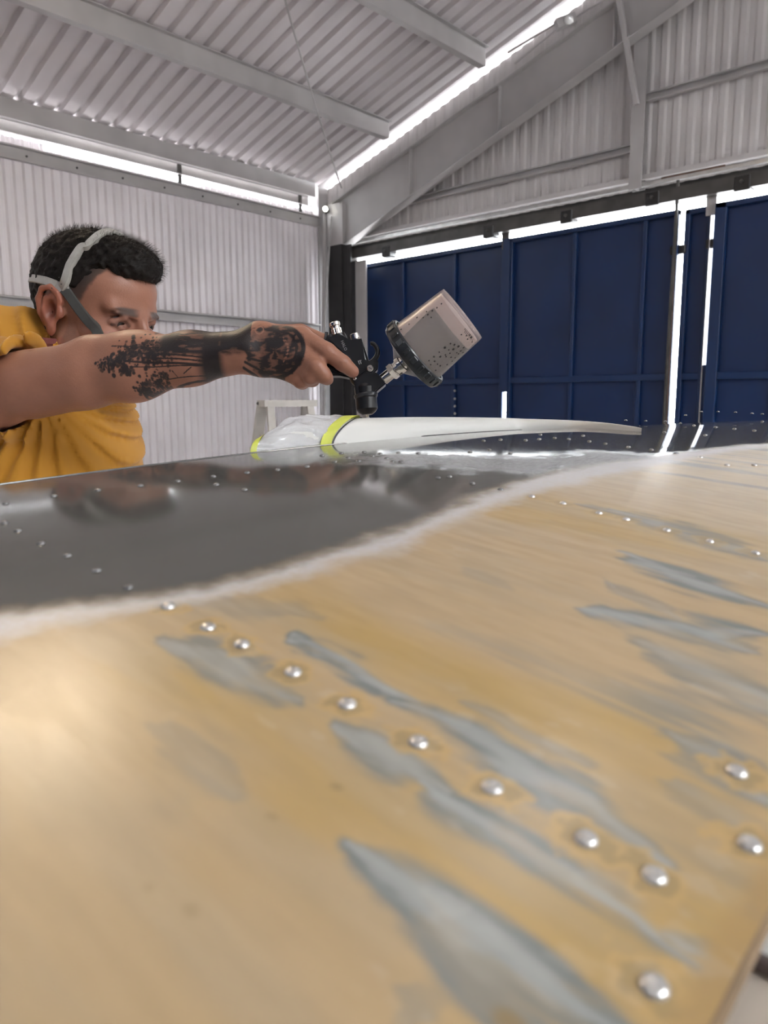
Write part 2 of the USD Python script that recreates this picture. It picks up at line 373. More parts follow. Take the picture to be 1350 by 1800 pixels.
# door track with hanger brackets above the blue doors
track = thing('trim_2', kind='structure')
zd = H0 + 0.2215 * S          # door tops
zu = H0 + 0.2310 * S          # underside of the track
obj('track_beam', section([(0, 0), (0.16, 0), (0.16, 0.13), (0.15, 0.13), (0.15, 0.01), (0, 0.01)], (-0.955 * S, YG + 0.04, zu), (9.0, YG + 0.04, zu), (0, -1, 0), (0, 0, 1)), 'steel_dark', track, smooth=False)
obj('track_rail', section([(0, 0), (0.05, 0), (0.05, 0.035), (0, 0.035)], (-0.955 * S, YG - 0.03, H0 + 0.2555 * S), (9.0, YG - 0.03, H0 + 0.2555 * S), (0, -1, 0), (0, 0, 1)), 'galvanised', track, smooth=False)
obj('track_lip', section([(0, 0), (0.09, 0), (0.09, 0.05), (0, 0.05)], (-0.955 * S, YG + 0.06, H0 + 0.265 * S), (9.0, YG + 0.06, H0 + 0.265 * S), (0, -1, 0), (0, 0, 1)), 'gable_sheet', track, smooth=False)
for px, py in ((680, 440), (860, 405), (997, 378), (1148, 346), (1306, 318)):
    r = ray(px, py); p = EYE + r * ((YG - 0.1) / r[1])
    obj('bracket', bbox(p[0] - 0.075, p[0] + 0.075, YG - 0.13, YG + 0.02, p[2] - 0.09, p[2] + 0.05, 0.01), 'steel_black', track)
    obj('bracket_bolt', lathe([(0, 0.018), (0.02, 0.018), (0.026, 0.01)], (p[0], YG - 0.13, p[2] - 0.01), (0, -1, 0), 8), 'steel_dark', track)
for px in (890, 1249):
    r = ray(px, 400); p = EYE + r * (YG / r[1])
    obj('drop_plate', bbox(p[0] - 0.05, p[0] + 0.05, YG - 0.02, YG, zd - 0.1, zu + 0.03, 0.003), 'steel_white' if px > 1000 else 'steel_dark', track)
obj('backing', box(-0.955 * S, 9.0, YG + 0.07, YG + 0.08, zu + 0.08, H0 + 0.27 * S), 'steel_dark', track)
obj('rusty_plate', box(-0.40 * S, -0.325 * S, YG + 0.02, YG + 0.03, H0 + 0.262 * S, H0 + 0.272 * S), 'rust', track)

# the sliding doors: leaf = skin + edge frames + stiffeners + mid rail
def gx(px, y=560):
    r = ray(px, y); return (r * (YG / r[1]))[0]
zr = H0 + 0.0255 * S
def leaf(n, x0, x1, yoff, stiff, e0=0.05, e1=0.05):
    d = thing(f'door_{n}', kind='structure')
    Y = YG + yoff
    obj('skin', box(x0, x1, Y + 0.03, Y + 0.036, 0.04, zd), 'door_blue', d)
    obj('frame', bbox(x0, x0 + e0, Y - 0.03, Y + 0.03, 0.04, zd, 0.004), 'door_frame_blue', d)
    obj('frame', bbox(x1 - e1, x1, Y - 0.03, Y + 0.03, 0.04, zd, 0.004), 'door_frame_blue', d)
    obj('frame', bbox(x0, x1, Y - 0.03, Y + 0.03, zd - 0.05, zd, 0.004), 'door_frame_blue', d)
    obj('rail', bbox(x0 + e0, x1 - e1, Y - 0.02, Y + 0.03, zr - 0.05, zr + 0.02, 0.004), 'door_frame_blue', d)
    for xs in stiff:
        obj('stiffener', bbox(xs - 0.03, xs + 0.012, Y - 0.015, Y + 0.03, 0.09, zd - 0.05, 0.003), 'door_frame_blue', d)
    return d
d1 = leaf(1, gx(632), gx(885), 0.03, [gx(707), gx(797)])
d2 = leaf(2, gx(897), gx(1187.5), -0.03, [gx(1010), gx(1131)])
d3 = leaf(3, gx(1194.5), gx(1242), 0.03, [])
d4 = leaf(4, gx(1249), gx(1254) + 2.4, -0.03, [gx(1254) + 0.62, gx(1254) + 1.25, gx(1254) + 1.9], e0=0.11)
d5 = leaf(5, gx(1254) + 2.41, gx(1254) + 5.0, 0.03, [gx(1254) + 3.4, gx(1254) + 4.2])
leaf(6, gx(1254) + 5.01, 9.0, -0.03, [])
for py in (687, 701, 714, 727):
    r_ = ray(800, py); p_ = EYE + r_ * ((YG + 0.012) / r_[1])
    obj('daylight_dot', lathe([(0, 0.017), (0.01, 0.017), (0.016, 0.009)], p_, (0, -1, 0), 8), 'galvanised', d1)  # bright discs standing in for pinholes of daylight in the leaf
# edge members of leaf 2 and 3, drop bolt rod
r1 = ray(1192, 317); pr = EYE + r1 * ((YG - 0.1) / r1[1])
obj('bolt_rod', tube([pr, pr - [0.0, 0, 0.55], pr - [0.01, 0, 1.2], pr - [0.02, 0, 3.2]], 0.018, 8), 'steel_dark', d2)
obj('edge_angle', bbox(gx(1183.5), gx(1186), YG - 0.065, YG - 0.02, 0.1, zd, 0.003), 'rust', d2)
for xx, z_ in ((gx(1184), H0 + 0.176 * S), (gx(1246), H0 + 0.178 * S)):
    obj('stop_block', bbox(xx - 0.07, xx + 0.09, YG - 0.02, YG + 0.03, z_ - 0.045, z_ + 0.045, 0.01), 'steel_black', d3)
obj('edge_plate', bbox(gx(1237), gx(1251), YG - 0.01, YG + 0.0, 0.05, zr + 0.10, 0.002), 'door_blue', d3)
obj('edge_angle', bbox(gx(1240), gx(1241.5), YG - 0.035, YG + 0.03, 0.05, zd, 0.002), 'steel_white', d3)
kz = (YG - 0.07) / YG
obj('seal_plate', bbox(gx(882) * kz, gx(894) * kz, YG - 0.073, YG - 0.067, H0 + 0.06, zd, 0.001), 'door_frame_blue', d1)

# rest of the shell behind and beside the camera
wr = thing('wall_right', kind='structure')
obj('panel', box(9.6, 9.65, -10, 8.1, 0, H0 + 0.36 * S), 'gable_sheet', wr)
wb = thing('wall_back', kind='structure')
obj('panel', plate([(-8.7, 0), (9.6, 0), (9.6, roof_z(9.0)), (XR, roof_z(XR)), (-8.7, roof_z(-8.7))], -10.1, -10.0), 'door_blue', wb)

# conduits in the corner
cp = thing('conduit', 'two thin grey conduit pipes running down the corner column', 'pipe', (XW + 0.15, YG - 0.4, 0))
x0, y0 = XW + 0.04, YG - 0.35
obj('pipe', tube([W(571, 376, 10.75), W(570, 480, 10.75), W(569, 600, 10.75), W(570, 740, 10.75), W(571, 1000, 10.75)], 0.028, 10), 'steel_white', cp)
obj('pipe', tube([W(582, 380, 10.6), W(579, 430, 10.6), W(575, 500, 10.6), W(572, 560, 10.6), W(573, 1000, 10.6)], 0.014, 8), 'galvanised', cp)
gap_spot = thing('gap_glow_spot', 'small round glowing disc standing in for a bright gap in the corner under the eave beam', 'lamp', W(573, 369, 10.6))
c = W(573, 369, 10.6)  # glowing disc added where daylight shows through a corner gap
obj('glow_disc', lathe([(0, 0.02), (0.02, 0.034), (0.05, 0.034), (0.07, 0.02)], c, (0.3, -0.5, 0.1), 16), 'gap_glow', gap_spot)
obj('glow_rim', lathe([(-0.04, 0.04), (0.0, 0.045), (0.015, 0.04)], c, (0.3, -0.5, 0.1), 16), 'steel_dark', gap_spot)
# stay cable hanging from the roof to the haunch
ca, cb = W(497, -14, 6.9), W(600, 330, 10.25)
obj('stay_cable', tube([ca + (cb - ca) * t - np.array([0, 0, 0.05 * 4 * t * (1 - t)]) for t in np.linspace(-0.15, 1, 12)], 0.011, 6), 'steel_white', label='thin pale steel cable slanting from the roof down to the corner haunch', category='cable')
sp = thing('floodlight', 'small white floodlight on two stay rods beside the rafter top', 'lamp', on_plane(994, 40, YF - 0.16))
c = on_plane(994, 40, YF - 0.16)
obj('head', bar(c - E1 * 0.10 - E2 * 0.03, c + E1 * 0.10 + E2 * 0.05, 0.09, 0.10), 'steel_white', sp)
obj('lens', lathe([(0, 0.05), (0.02, 0.05), (0.025, 0.03)], c + E1 * 0.02 + E3 * 0.05, E3 - E2 * 0.4, 14), 'galvanised', sp)
obj('rod', tube([c - E1 * 0.08, on_plane(893, 92, YF - 0.12)], 0.012, 6), 'steel_white', sp)
obj('rod', tube([c - E1 * 0.04 - E2 * 0.03, on_plane(905, 112, YF - 0.12)], 0.012, 6), 'steel_white', sp)
obj('rod', tube([c + E1 * 0.08 + E2 * 0.04, on_plane(1075, -8, YF - 0.14)], 0.010, 6), 'steel_white', sp)

# the warm lamp glints on the primer; other unseen tubes are added fill
def pendant(x, y, z, label, dx=0.0, dy=1.0, n=1.5, glow='fill_glow'):
    t = thing('pendant_light', label, 'lamp', (x, y, z)); d = np.array([dx, dy, 0.0]); c = np.array([x, y, z])
    sd = np.array([-dy, dx, 0])
    for k in (-1, 1):
        obj('tube', tube([c - d * n / 2 + sd * k * .06, c + d * n / 2 + sd * k * .06], 0.02, 10), glow, t)
        obj('end_cap', bar(c + d * k * (n / 2) - sd * .1, c + d * k * (n / 2) + sd * .1, 0.05, 0.06), 'lamp_body', t)
        obj('chain', tube([c + d * k * n * .4 + [0, 0, .05], [x + dx * k * n * .4, y + dy * k * n * .4, roof_z(x + dx * k * n * .4) - 0.01]], 0.006, 6), 'galvanised', t)
    obj('spine', bar(c - d * n / 2 + [0, 0, .04], c + d * n / 2 + [0, 0, .04], 0.06, 0.03), 'lamp_body', t)
pendant(-3.9, 1.28, 4.75, 'warm twin tube pendant light hanging over the painter from the roof', n=1.0, glow='lamp_warm')
pendant(-5.6, -1.6, 4.1, 'added twin tube fill light hanging behind the painter near the side wall')
pendant(-1.2, 3.0, 5.1, 'added twin tube fill light hanging under the roof ahead of the wing')
pendant(0.6, -1.6, 5.3, 'added twin tube fill light hanging under the ridge over the near end of the wing')
pendant(3.6, 5.2, 4.9, 'added twin tube fill light hanging by the right slope near the blue doors')

# ------------------------------------------------------------------ the wing: a strip 0.61 m across, running along y
WP = dict(h=0.1538, a=0.2181, b=0.0775, c=-0.0465, e=0.0192, phi=2.6266)
WN = np.array([math.cos(WP['phi']), math.sin(WP['phi'])]); WT = np.array([WN[1], -WN[0]])
X0, X1 = -0.579, -0.0425      # the two edges
def wz(x, y):
    s = x * WN[0] + y * WN[1]; t = x * WT[0] + y * WT[1]
    return EYE[2] - WP['h'] + WP['a'] * s - WP['b'] * s * s + WP['c'] * s ** 3 + WP['e'] * t
def wnormal(x, y):
    s = x * WN[0] + y * WN[1]; g = WN * (WP['a'] - 2 * WP['b'] * s + 3 * WP['c'] * s * s) + WT * WP['e']
    n = np.array([-g[0], -g[1], 1.0]); return n / np.linalg.norm(n)
def on_wing(px, py):
    """where that sight line meets the skin"""
    r = ray(px, py); d = np.linspace(0.05, 3.0, 6000); f = EYE[2] + r[2] * d - wz(r[0] * d, r[1] * d)
    i = int(np.argmax(f < 0))
    if f[i] >= 0: return EYE + r * d[int(np.argmin(np.abs(f)))]
    t = f[i - 1] / (f[i - 1] - f[i]); return EYE + r * (d[i - 1] + t * (d[i] - d[i - 1]))
def fb(x, y, sx, sy, seed, octv=4):
    return meshkit.fbm(np.stack([x * sx, y * sy, np.zeros_like(x)], -1), octv, seed)
def sstep(a, b, v):
    t = np.clip((v - a) / (b - a), 0, 1); return t * t * (3 - 2 * t)
gx_ = np.unique(np.concatenate([np.linspace(X0, X1, 560)]))
gy_ = np.concatenate([np.arange(-2.5, -0.3, 0.03), np.arange(-0.3, -0.05, 0.004), np.arange(-0.05, 0.55, 0.0011), np.arange(0.55, 1.3, 0.0028), np.arange(1.3, 4.2, 0.012)])
GX, GY = np.meshgrid(gx_, gy_, indexing='ij')
GZ = wz(GX, GY)
V = np.stack([GX, GY, GZ], -1).reshape(-1, 3)
nx_, ny_ = GX.shape
ii = (np.arange(nx_ - 1)[:, None] * ny_ + np.arange(ny_ - 1)[None]).ravel()
Fq = np.vstack([np.stack([ii, ii + ny_, ii + ny_ + 1], 1), np.stack([ii, ii + ny_ + 1, ii + 1], 1)])
x, y = GX.ravel(), GY.ravel()

# how far each point lies inside the freshly sprayed area
def edge_curve(pix):
    P = np.array([on_wing(*p)[:2] for p in pix]); o = np.argsort(P[:, 1]); P = P[o]
    keep = np.concatenate([[True], np.diff(P[:, 1]) > 1e-4]); P = P[keep]
    f = PchipInterpolator(P[:, 1], P[:, 0], extrapolate=True)
    lo, hi = P[0, 1], P[-1, 1]
    return lambda yy: f(np.clip(yy, lo, hi))
outer = edge_curve([(0, 1125), (120, 1098), (240, 1072), (400, 1050), (560, 1010), (700, 962), (800, 918), (900, 880), (1050, 845), (1200, 810), (1350, 788)])
inner = edge_curve([(0, 1078), (120, 1064), (240, 1046), (400, 1022), (560, 978), (680, 935), (760, 905), (840, 872), (900, 852), (1000, 826), (1120, 806), (1350, 778)])
warp = (fb(x, y, 26, 26, 3) - 0.5) * 0.022 + (fb(x, y, 160, 160, 5) - 0.5) * 0.008
xo, xi = outer(y), inner(y)
cover = sstep(0.010, -0.012, x - xo + warp)            # 1 where any grey has landed
wet = sstep(0.012, -0.012, x - xi + warp * 0.8)        # 1 where it lies wet and level
speck = meshkit.noise(np.stack([x * 700, y * 700, x * 0], -1), 11)
# dry spray beyond the tip of the fan: a patch of overspray on the wet coat
D = np.array([on_wing(*p)[:2] for p in ((690, 806), (800, 812), (900, 815), (1000, 812), (1080, 806))])
def seg_dist(px, py, P):
    best = np.full(px.shape, 1e9); par = np.zeros(px.shape)
    for i in range(len(P) - 1):
        a, b = P[i], P[i + 1]; d = b - a; L2 = d @ d
        t = np.clip(((px - a[0]) * d[0] + (py - a[1]) * d[1]) / L2, 0, 1)
        q = np.hypot(px - a[0] - t * d[0], py - a[1] - t * d[1]); m = q < best
        best[m] = q[m]; par[m] = i + t[m]
    return best, par
dd, _ = seg_dist(x, y, D)
dry = sstep(0.060, 0.015, dd + (fb(x, y, 60, 60, 8) - 0.5) * 0.05 + (speck - 0.5) * 0.02)
wet0 = wet; wet = wet * (1 - 0.9 * dry)

# sanded primer with rubbed-through grey: strokes run across the strip
tan1, tan2, tan3 = np.array([0.40, 0.27, 0.105]), np.array([0.42, 0.305, 0.175]), np.array([0.37, 0.295, 0.20])
grey1, grey2 = np.array([0.18, 0.192, 0.185]), np.array([0.31, 0.318, 0.305])
n1 = fb(x, y, 5, 14, 21); n2 = fb(x, y, 14, 60, 22); n3 = fb(x, y, 40, 220, 23, 3); n4 = fb(x, y, 16, 170, 24, 3)
paint = tan1 + (tan2 - tan1) * sstep(0.35, 0.6, n1)[:, None]
paint = paint + (tan3 - paint) * (sstep(0.42, 0.72, n2) * 0.38)[:, None]
far = sstep(0.42, 0.65, y + 0.35 * (x + 0.35))
paint = paint + (np.array([0.45, 0.37, 0.27]) - paint) * (far * 0.65)[:, None]
paint *= (0.955 + 0.09 * n3)[:, None]
STROKES = [  # (points in the picture, half width, strength) carried onto the skin
    ([(270, 1120), (380, 1160), (450, 1200), (520, 1225)], 26, .8), ([(300, 1060), (450, 1065), (560, 1090)], 14, .35),
    ([(520, 1128), (600, 1165), (690, 1220), (760, 1245)], 15, 1.0), ([(590, 1275), (640, 1305), (720, 1345), (790, 1385)], 30, .9),
    ([(700, 1245), (790, 1270), (880, 1325), (960, 1385), (1050, 1420), (1130, 1480)], 40, 1.0),
    ([(740, 1370), (850, 1440), (960, 1500), (1060, 1570), (1150, 1640), (1270, 1720)], 38, 1.0),
    ([(600, 1490), (690, 1560), (780, 1640), (880, 1710), (1000, 1800), (1080, 1860)], 62, 1.0),
    ([(640, 1520), (730, 1570), (800, 1640)], 40, .6),
    ([(1150, 1135), (1250, 1190), (1360, 1265)], 40, .75), ([(1180, 1290), (1250, 1325), (1360, 1420)], 34, .8), ([(1180, 1370), (1280, 1430), (1360, 1500)], 22, .5),
    ([(1090, 968), (1180, 1010), (1260, 1040), (1360, 1075)], 13, 1.0), ([(1040, 1075), (1150, 1100), (1250, 1112), (1360, 1122)], 16, 1.0),
    ([(1180, 1100), (1290, 1130), (1360, 1150)], 12, .8), ([(1080, 895), (1180, 930), (1260, 955), (1360, 985)], 11, .8), ([(1010, 885), (1100, 905)], 5, .7),
    ([(280, 1290), (350, 1340), (430, 1380)], 40, .35), ([(850, 1240), (1000, 1330), (1060, 1370)], 14, .5), ([(1050, 1020), (1120, 1055), (1180, 1085)], 8, .6),
    ([(820, 1000), (900, 1040)], 10, .25), ([(690, 1780), (760, 1830)], 50, .4), ([(1190, 1640), (1290, 1690)], 30, .8), ([(1300, 1570), (1370, 1620)], 20, .5)]
ga = np.zeros(x.shape); gcore = np.zeros(x.shape)
wx, wy = x + (fb(x, y, 30, 60, 31) - 0.5) * 0.030, y + (fb(x, y, 30, 60, 32) - 0.5) * 0.018
for pix, hw, st in STROKES:
    P = np.array([on_wing(*p)[:2] for p in pix])
    c = pix[len(pix) // 2]; w = np.linalg.norm(on_wing(c[0], c[1] + hw)[:2] - on_wing(c[0], c[1] - hw)[:2]) / 2
    sel = (x > P[:, 0].min() - 6 * w) & (x < P[:, 0].max() + 6 * w) & (y > P[:, 1].min() - 6 * w) & (y < P[:, 1].max() + 6 * w)
    d, t = seg_dist(wx[sel], wy[sel], P)
    taper = 0.25 + 0.75 * np.sin(np.clip(t / (len(P) - 1), 0.02, 0.98) * np.pi)
    v = st * sstep(1.7, 0.45, d / (w * taper) + (n3[sel] - .5) * 1.1 + (n2[sel] - .5) * 1.0 + (n4[sel] - .5) * 1.5); ga[sel] = np.maximum(ga[sel], v)
    gcore[sel] = np.maximum(gcore[sel], st * sstep(0.9, 0.1, d / (w * taper)))
mott = sstep(0.30, 0.50, fb(x, y, 34, 150, 44, 3)); ga = ga * (0.76 + 0.24 * mott)
thin = sstep(0.56, 0.72, fb(x, y, 9, 95, 41)) * sstep(0.46, 0.6, fb(x, y, 4, 9, 42)) * 0.75
ga = np.maximum(ga, thin * sstep(0.1, 0.3, y))
gcol = grey1 + (grey2 - grey1) * np.clip(gcore * 0.9 + (n3 - 0.5) * 0.9, 0, 1)[:, None]
paint = paint + (gcol - paint) * np.clip(ga, 0, 1)[:, None]
# rivets: rows across the strip and along its far edge
near_rivets = [(1150, 1735), (1150, 1540), (1030, 1475), (1318, 1485), (1295, 1357), (865, 1385), (735, 1305), (610, 1238), (515, 1182), (425, 1133), (365, 1103), (295, 1066)]
wet_rivets = [(225, 1033), (170, 1003), (118, 977), (72, 955), (31, 933), (8, 919), (10, 885), (95, 872), (172, 862), (247, 854), (312, 846), (375, 838), (434, 831), (488, 826), (540, 820), (588, 812), (380, 852), (430, 861),
              (566, 801), (600, 797), (612, 805), (630, 811), (655, 802), (680, 806), (668, 798), (690, 812), (705, 812), (640, 795), (700, 796), (735, 797), (770, 840), (790, 838), (830, 850), (880, 861), (826, 795), (860, 791), (897, 797),
              (850, 775), (880, 773), (924, 774), (950, 764), (948, 772), (975, 770), (1000, 772), (1025, 766), (1036, 776), (1064, 780), (1105, 786), (1145, 791), (1188, 797), (1231, 804),
              (1100, 739), (1135, 740), (1170, 741), (1205, 730), (1233, 724), (1262, 724), (1293, 725), (1322, 727), (1340, 728), (1258, 751), (1291, 754), (1326, 757), (1220, 748), (1168, 760), (1240, 765), (1196, 744), (1340, 741)]
far_rivets = [(935, 873), (990, 885), (1053, 902), (1101, 913), (1172, 932), (1248, 952), (1328, 972), (1278, 818), (1326, 818)]
RIV = [(on_wing(*p), 'm') for p in near_rivets] + [(on_wing(*p), 'w') for p in wet_rivets] + [(on_wing(*p), 'f') for p in far_rivets]
RIV = [(p, k) for p, k in RIV if X0 + 0.004 < p[0] < X1 - 0.003 or k == 'm']
halo = np.zeros(x.shape); ring = np.zeros(x.shape)
for p, k in RIV:
    if k == 'w': continue
    sel = (abs(x - p[0]) < 0.03) & (abs(y - p[1]) < 0.03)
    d = np.hypot((x[sel] - p[0]) * 0.72, y[sel] - p[1]) + (fb(x[sel], y[sel], 220, 220, 51, 3) - 0.5) * 0.009
    halo[sel] = np.maximum(halo[sel], sstep(0.0088, 0.0062, d) * (1 if k == 'm' else 0.5)); ring[sel] = np.maximum(ring[sel], sstep(0.0058, 0.0042, d) * (1 if k == 'm' else .6))
paint = paint + (np.array([0.46, 0.31, 0.13]) - paint) * (halo * 0.8)[:, None]
paint = paint + (np.array([0.24, 0.185, 0.10]) - paint) * (ring * 0.55)[:, None]
for p, r, st in (((592, 1383), 0.0032, .6), ((478, 1435), 0.0028, .35), ((897, 1800), 0.0055, .85), ((335, 1600), 0.004, .3), ((262, 1560), 0.003, .25)):
    q = on_wing(*p); d = np.hypot(x - q[0], (y - q[1]) * 1.4)
    paint = paint + (np.array([0.24, 0.17, 0.08]) - paint) * (st * sstep(r, r * 0.3, d + (n3 - 0.5) * 0.002))[:, None]
# brown rub along the near edge
paint = paint + (np.array([0.36, 0.235, 0.10]) - paint) * (0.8 * sstep(0.0105, 0.004, X1 - x + (n2 - 0.5) * 0.006))[:, None]
scuff = 0.2 * sstep(0.70, 0.76, fb(x, y, 70, 150, 61, 3)) * sstep(0.5, 0.62, fb(x, y, 10, 12, 62))
paint = paint + (np.array([0.62, 0.58, 0.52]) - paint) * (0.45 * scuff)[:, None]
dust = np.array([0.50, 0.49, 0.50])                   # dry spray: pale grey dust
dustw = np.clip(cover * (1 - wet0), 0, 1)
paint = paint + (dust - paint) * (dustw * 0.85 * (0.8 + 0.4 * speck))[:, None].clip(0, 1)
paint = paint + (np.array([0.085, 0.083, 0.075]) - paint) * wet0[:, None]
paint = paint + (np.array([0.36, 0.35, 0.36]) - paint) * (dry * cover * 0.8 * speck)[:, None]
rough = 0.28 - 0.03 * np.clip(ga, 0, 1) + 0.05 * (n3 - 0.5)
rough = rough + (0.33 - rough) * dustw
rough = rough + (0.33 - rough) * dry * wet0
rough = rough + ((0.10 - 0.06 * sstep(0.45, 0.75, y)) - rough) * wet
mat_('wing_paint', {'c': ('attribute', {'attribute': 'paint'}), 'r': ('attribute', {'attribute': 'sheen'}), 'w': ('attribute', {'attribute': 'wet'}),
                    'tc': ('texture_coordinate', {}), 'mp': ('mapping', {'scale': (120.0, 500.0, 1.0)}), 'n': ('noise_texture', {'scale': 1.0, 'detail': 3.0}),
                    'inv': ('math', {'math_type': 'multiply_add', 'value2': -0.055, 'value3': 0.06}),
                    'b': ('bump', {'distance': 0.0008}), 'p': ('principled_bsdf', {'specular_ior_level': 0.5})},
     [('c.color', 'p.base_color'), ('r.fac', 'p.roughness'), ('tc.object', 'mp.vector'), ('mp.vector', 'n.vector'), ('n.fac', 'b.height'), ('w.fac', 'inv.value1'), ('inv.value', 'b.strength'), ('b.normal', 'p.normal')])
wing = thing('aircraft_wing', 'riveted aircraft wing panel half sprayed glossy dark grey, half sanded tan and grey primer', 'aircraft wing', (-0.35, 0.7, wz(-0.35, 0.7)))
obj('wing_skin', trimesh.Trimesh(V, Fq, process=False), 'wing_paint', wing, smooth=True, color=paint, vals={'sheen': rough, 'wet': wet})
# underside and edges
uxs, uys = np.linspace(X0, X1, 24), np.linspace(-2.49, 4.18, 40)
UX, UY = np.meshgrid(uxs, uys, indexing='ij')
th = 0.003 + 0.062 * np.sin(np.pi * np.clip((UX - X0) / (X1 - X0), 0, 1)) ** 0.7
UV_ = np.stack([UX, UY, wz(UX, UY) - th], -1).reshape(-1, 3)
jj = (np.arange(23)[:, None] * 40 + np.arange(39)[None]).ravel()
obj('wing_underside', trimesh.Trimesh(UV_, np.vstack([np.stack([jj, jj + 41, jj + 40], 1), np.stack([jj, jj + 1, jj + 41], 1)]), process=False), 'under_skin', wing)
ye = np.concatenate([np.arange(-2.48, -0.35, 0.06), np.arange(-0.35, 1.2, 0.02), np.arange(1.2, 4.18, 0.08)])
def strip(xa_, xb_, za, zb_):
    """closed strip along y between x = xa_ and xb_, za / zb_ above the skin"""
    V = np.vstack([np.stack([np.full(len(ye), xx), ye, wz(np.full(len(ye), min(max(xx, X0), X1)), ye) + dz], 1) for xx, dz in ((xa_, za), (xa_, zb_), (xb_, zb_), (xb_, za))])
    n = len(ye); a = np.arange(n - 1); F = []
    for k in range(4):
        p, q = k * n, ((k + 1) % 4) * n
        F += [np.stack([p + a, p + a + 1, q + a + 1], 1), np.stack([p + a, q + a + 1, q + a], 1)]
    m = trimesh.Trimesh(V, np.vstack(F), process=False); m.fix_normals(); return m
obj('edge_strip', strip(X0 - 0.016, X0 - 0.001, -0.0045, -0.0015), 'paint_grey', wing, smooth=False)
obj('edge_bead', tube(np.stack([np.full(len(ye), X0 + 0.0005), ye, wz(np.full(len(ye), X0), ye) - 0.0003], 1), 0.0011, 8), 'rivet_wet', wing)
obj('trailing_edge', tube(np.stack([np.full(len(ye), X1), ye, wz(np.full(len(ye), X1), ye) - 0.0015], 1), 0.0017, 8), 'edge_brown', wing)
# pale flange under the near edge, with a white bracket plate bolted on it
obj('flange', bbox(-0.085, 0.05, -0.5, 1.2, EYE[2] - 0.152, EYE[2] - 0.148, 0.001), 'wood_pale', wing, label='pale beige flange below the near edge')
obj('bracket_plate', bbox(-0.075, 0.05, 0.194, 0.42, EYE[2] - 0.1455, EYE[2] - 0.1425, 0.0006), 'foam_white', wing, label='white bracket plate')
obj('bracket_edge', bbox(-0.075, 0.05, 0.1915, 0.1945, EYE[2] - 0.1478, EYE[2] - 0.1428, 0.0006), 'rubber_brown', wing, label='brown rubber edge')
# rivet heads
def dome(p, n, r, h, seg, rings):
    u, v, d = frame_to(n); t = np.linspace(0, 2 * np.pi, seg, endpoint=False); prof = []
    for k in range(rings):
        a = (k / rings) * np.pi / 2; prof.append((h * math.sin(a), r * math.cos(a) ** 0.8))
    prof = [(-0.0006, r * 1.02)] + prof
    m = lathe(prof + [(h, r * 0.10)], p, n, seg); return m
for i, (p, k) in enumerate(RIV):
    near = k == 'm'
    rr = 0.0034 if near else 0.0025
    n = wnormal(p[0], p[1])
    wv = float(cover[np.argmin((x - p[0]) ** 2 + (y - p[1]) ** 2)])
    obj('rivet', dome(p - n * 0.0001, n, rr, 0.0019 if near else 0.0015, 20 if near else 10, 6 if near else 3), 'rivet_wet' if wv > 0.6 else 'rivet_metal', wing, smooth=True)
# padded trestle that carries the wing; its end shows past the near edge
def under(x_, y_): return wz(x_, y_) - (0.003 + 0.062 * math.sin(math.pi * min(max((x_ - X0) / (X1 - X0), 0), 1)) ** 0.7)
for k, yy in enumerate((0.12, 2.6)):
    zt_ = min(under(xx, yy + dy) for xx in np.linspace(X0, X1, 30) for dy in (-0.06, 0.06)) - 0.001
    t = thing('trestle', ('pale wooden trestle under the near primer end of the wing, at the bottom corner', 'pale wooden trestle under the far grey end of the wing')[k], 'trestle', (-0.2, yy, 0))
    obj('top_beam', bbox(-0.80, 0.22, yy - 0.05, yy + 0.06, zt_ - 0.09, zt_ - 0.014, 0.006), 'wood_pale', t)
    obj('pad', bbox(-0.80, 0.22, yy - 0.055, yy + 0.065, zt_ - 0.014, zt_ + 0.0, 0.005), 'wood_pale', t)
    for xx in (-0.7, 0.12):
        for s in (-1, 1):
            obj('leg', bar((xx, yy + s * 0.03, zt_ - 0.06), (xx, yy + s * 0.36, 0.0), 0.07, 0.045, (1, 0, 0)), 'wood_pale', t)
    obj('stretcher', bbox(-0.7, 0.12, yy - 0.02, yy + 0.02, 0.45, 0.52, 0.005), 'wood_pale', t)

# ------------------------------------------------------------------ fairing with masking tape and film
ST = [  # picture x: (ridge y, base y, depth between base and ridge)
    (440, 791, 794, .010), (480, 765, 791, .030), (520, 746, 787, .042), (570, 740, 782, .05), (620, 737, 778, .055), (700, 735, 771, .055), (800, 735, 762, .05), (900, 737, 755, .04), (1000, 741, 753, .028), (1060, 746, 754, .018), (1100, 751.5, 757, .010), (1127, 757, 759, .004)]
us = np.array([s[0] for s in ST], float)
def station(px, ry, by, w):
    base = on_wing(px, by)
    dep = (base - EYE) @ CM[2]
    away = np.array([CM[2][0], CM[2][1], 0]); away /= np.linalg.norm(away)
    ridge = EYE + ray(px, ry) * (dep + w)
    return base - [0, 0, 0.003], ridge, base + away * 2 * w - [0, 0, 0.02]
SB, SR, SF = (PchipInterpolator(us, np.array(a)) for a in zip(*[station(*s) for s in ST]))
def fair(u, v, off=0.0):
    """point on the fairing: u along (picture x of the station), v from near base 0 over the ridge 0.5 to the far base 1"""
    b, r, f = SB(u), SR(u), SF(u); th_ = np.asarray(v)[..., None] * np.pi
    mid = (b + f) / 2; c = np.sign(np.cos(th_)) * np.abs(np.cos(th_)) ** 0.9; s = np.sin(th_) ** 0.85
    p = mid + (b - mid) * c + (r - mid) * s
    return p + (r - mid) / np.linalg.norm(r - mid, axis=-1, keepdims=True) * off * np.sin(th_) + (b - mid) / np.maximum(np.linalg.norm(b - mid, axis=-1, keepdims=True), 1e-9) * off * np.cos(th_)
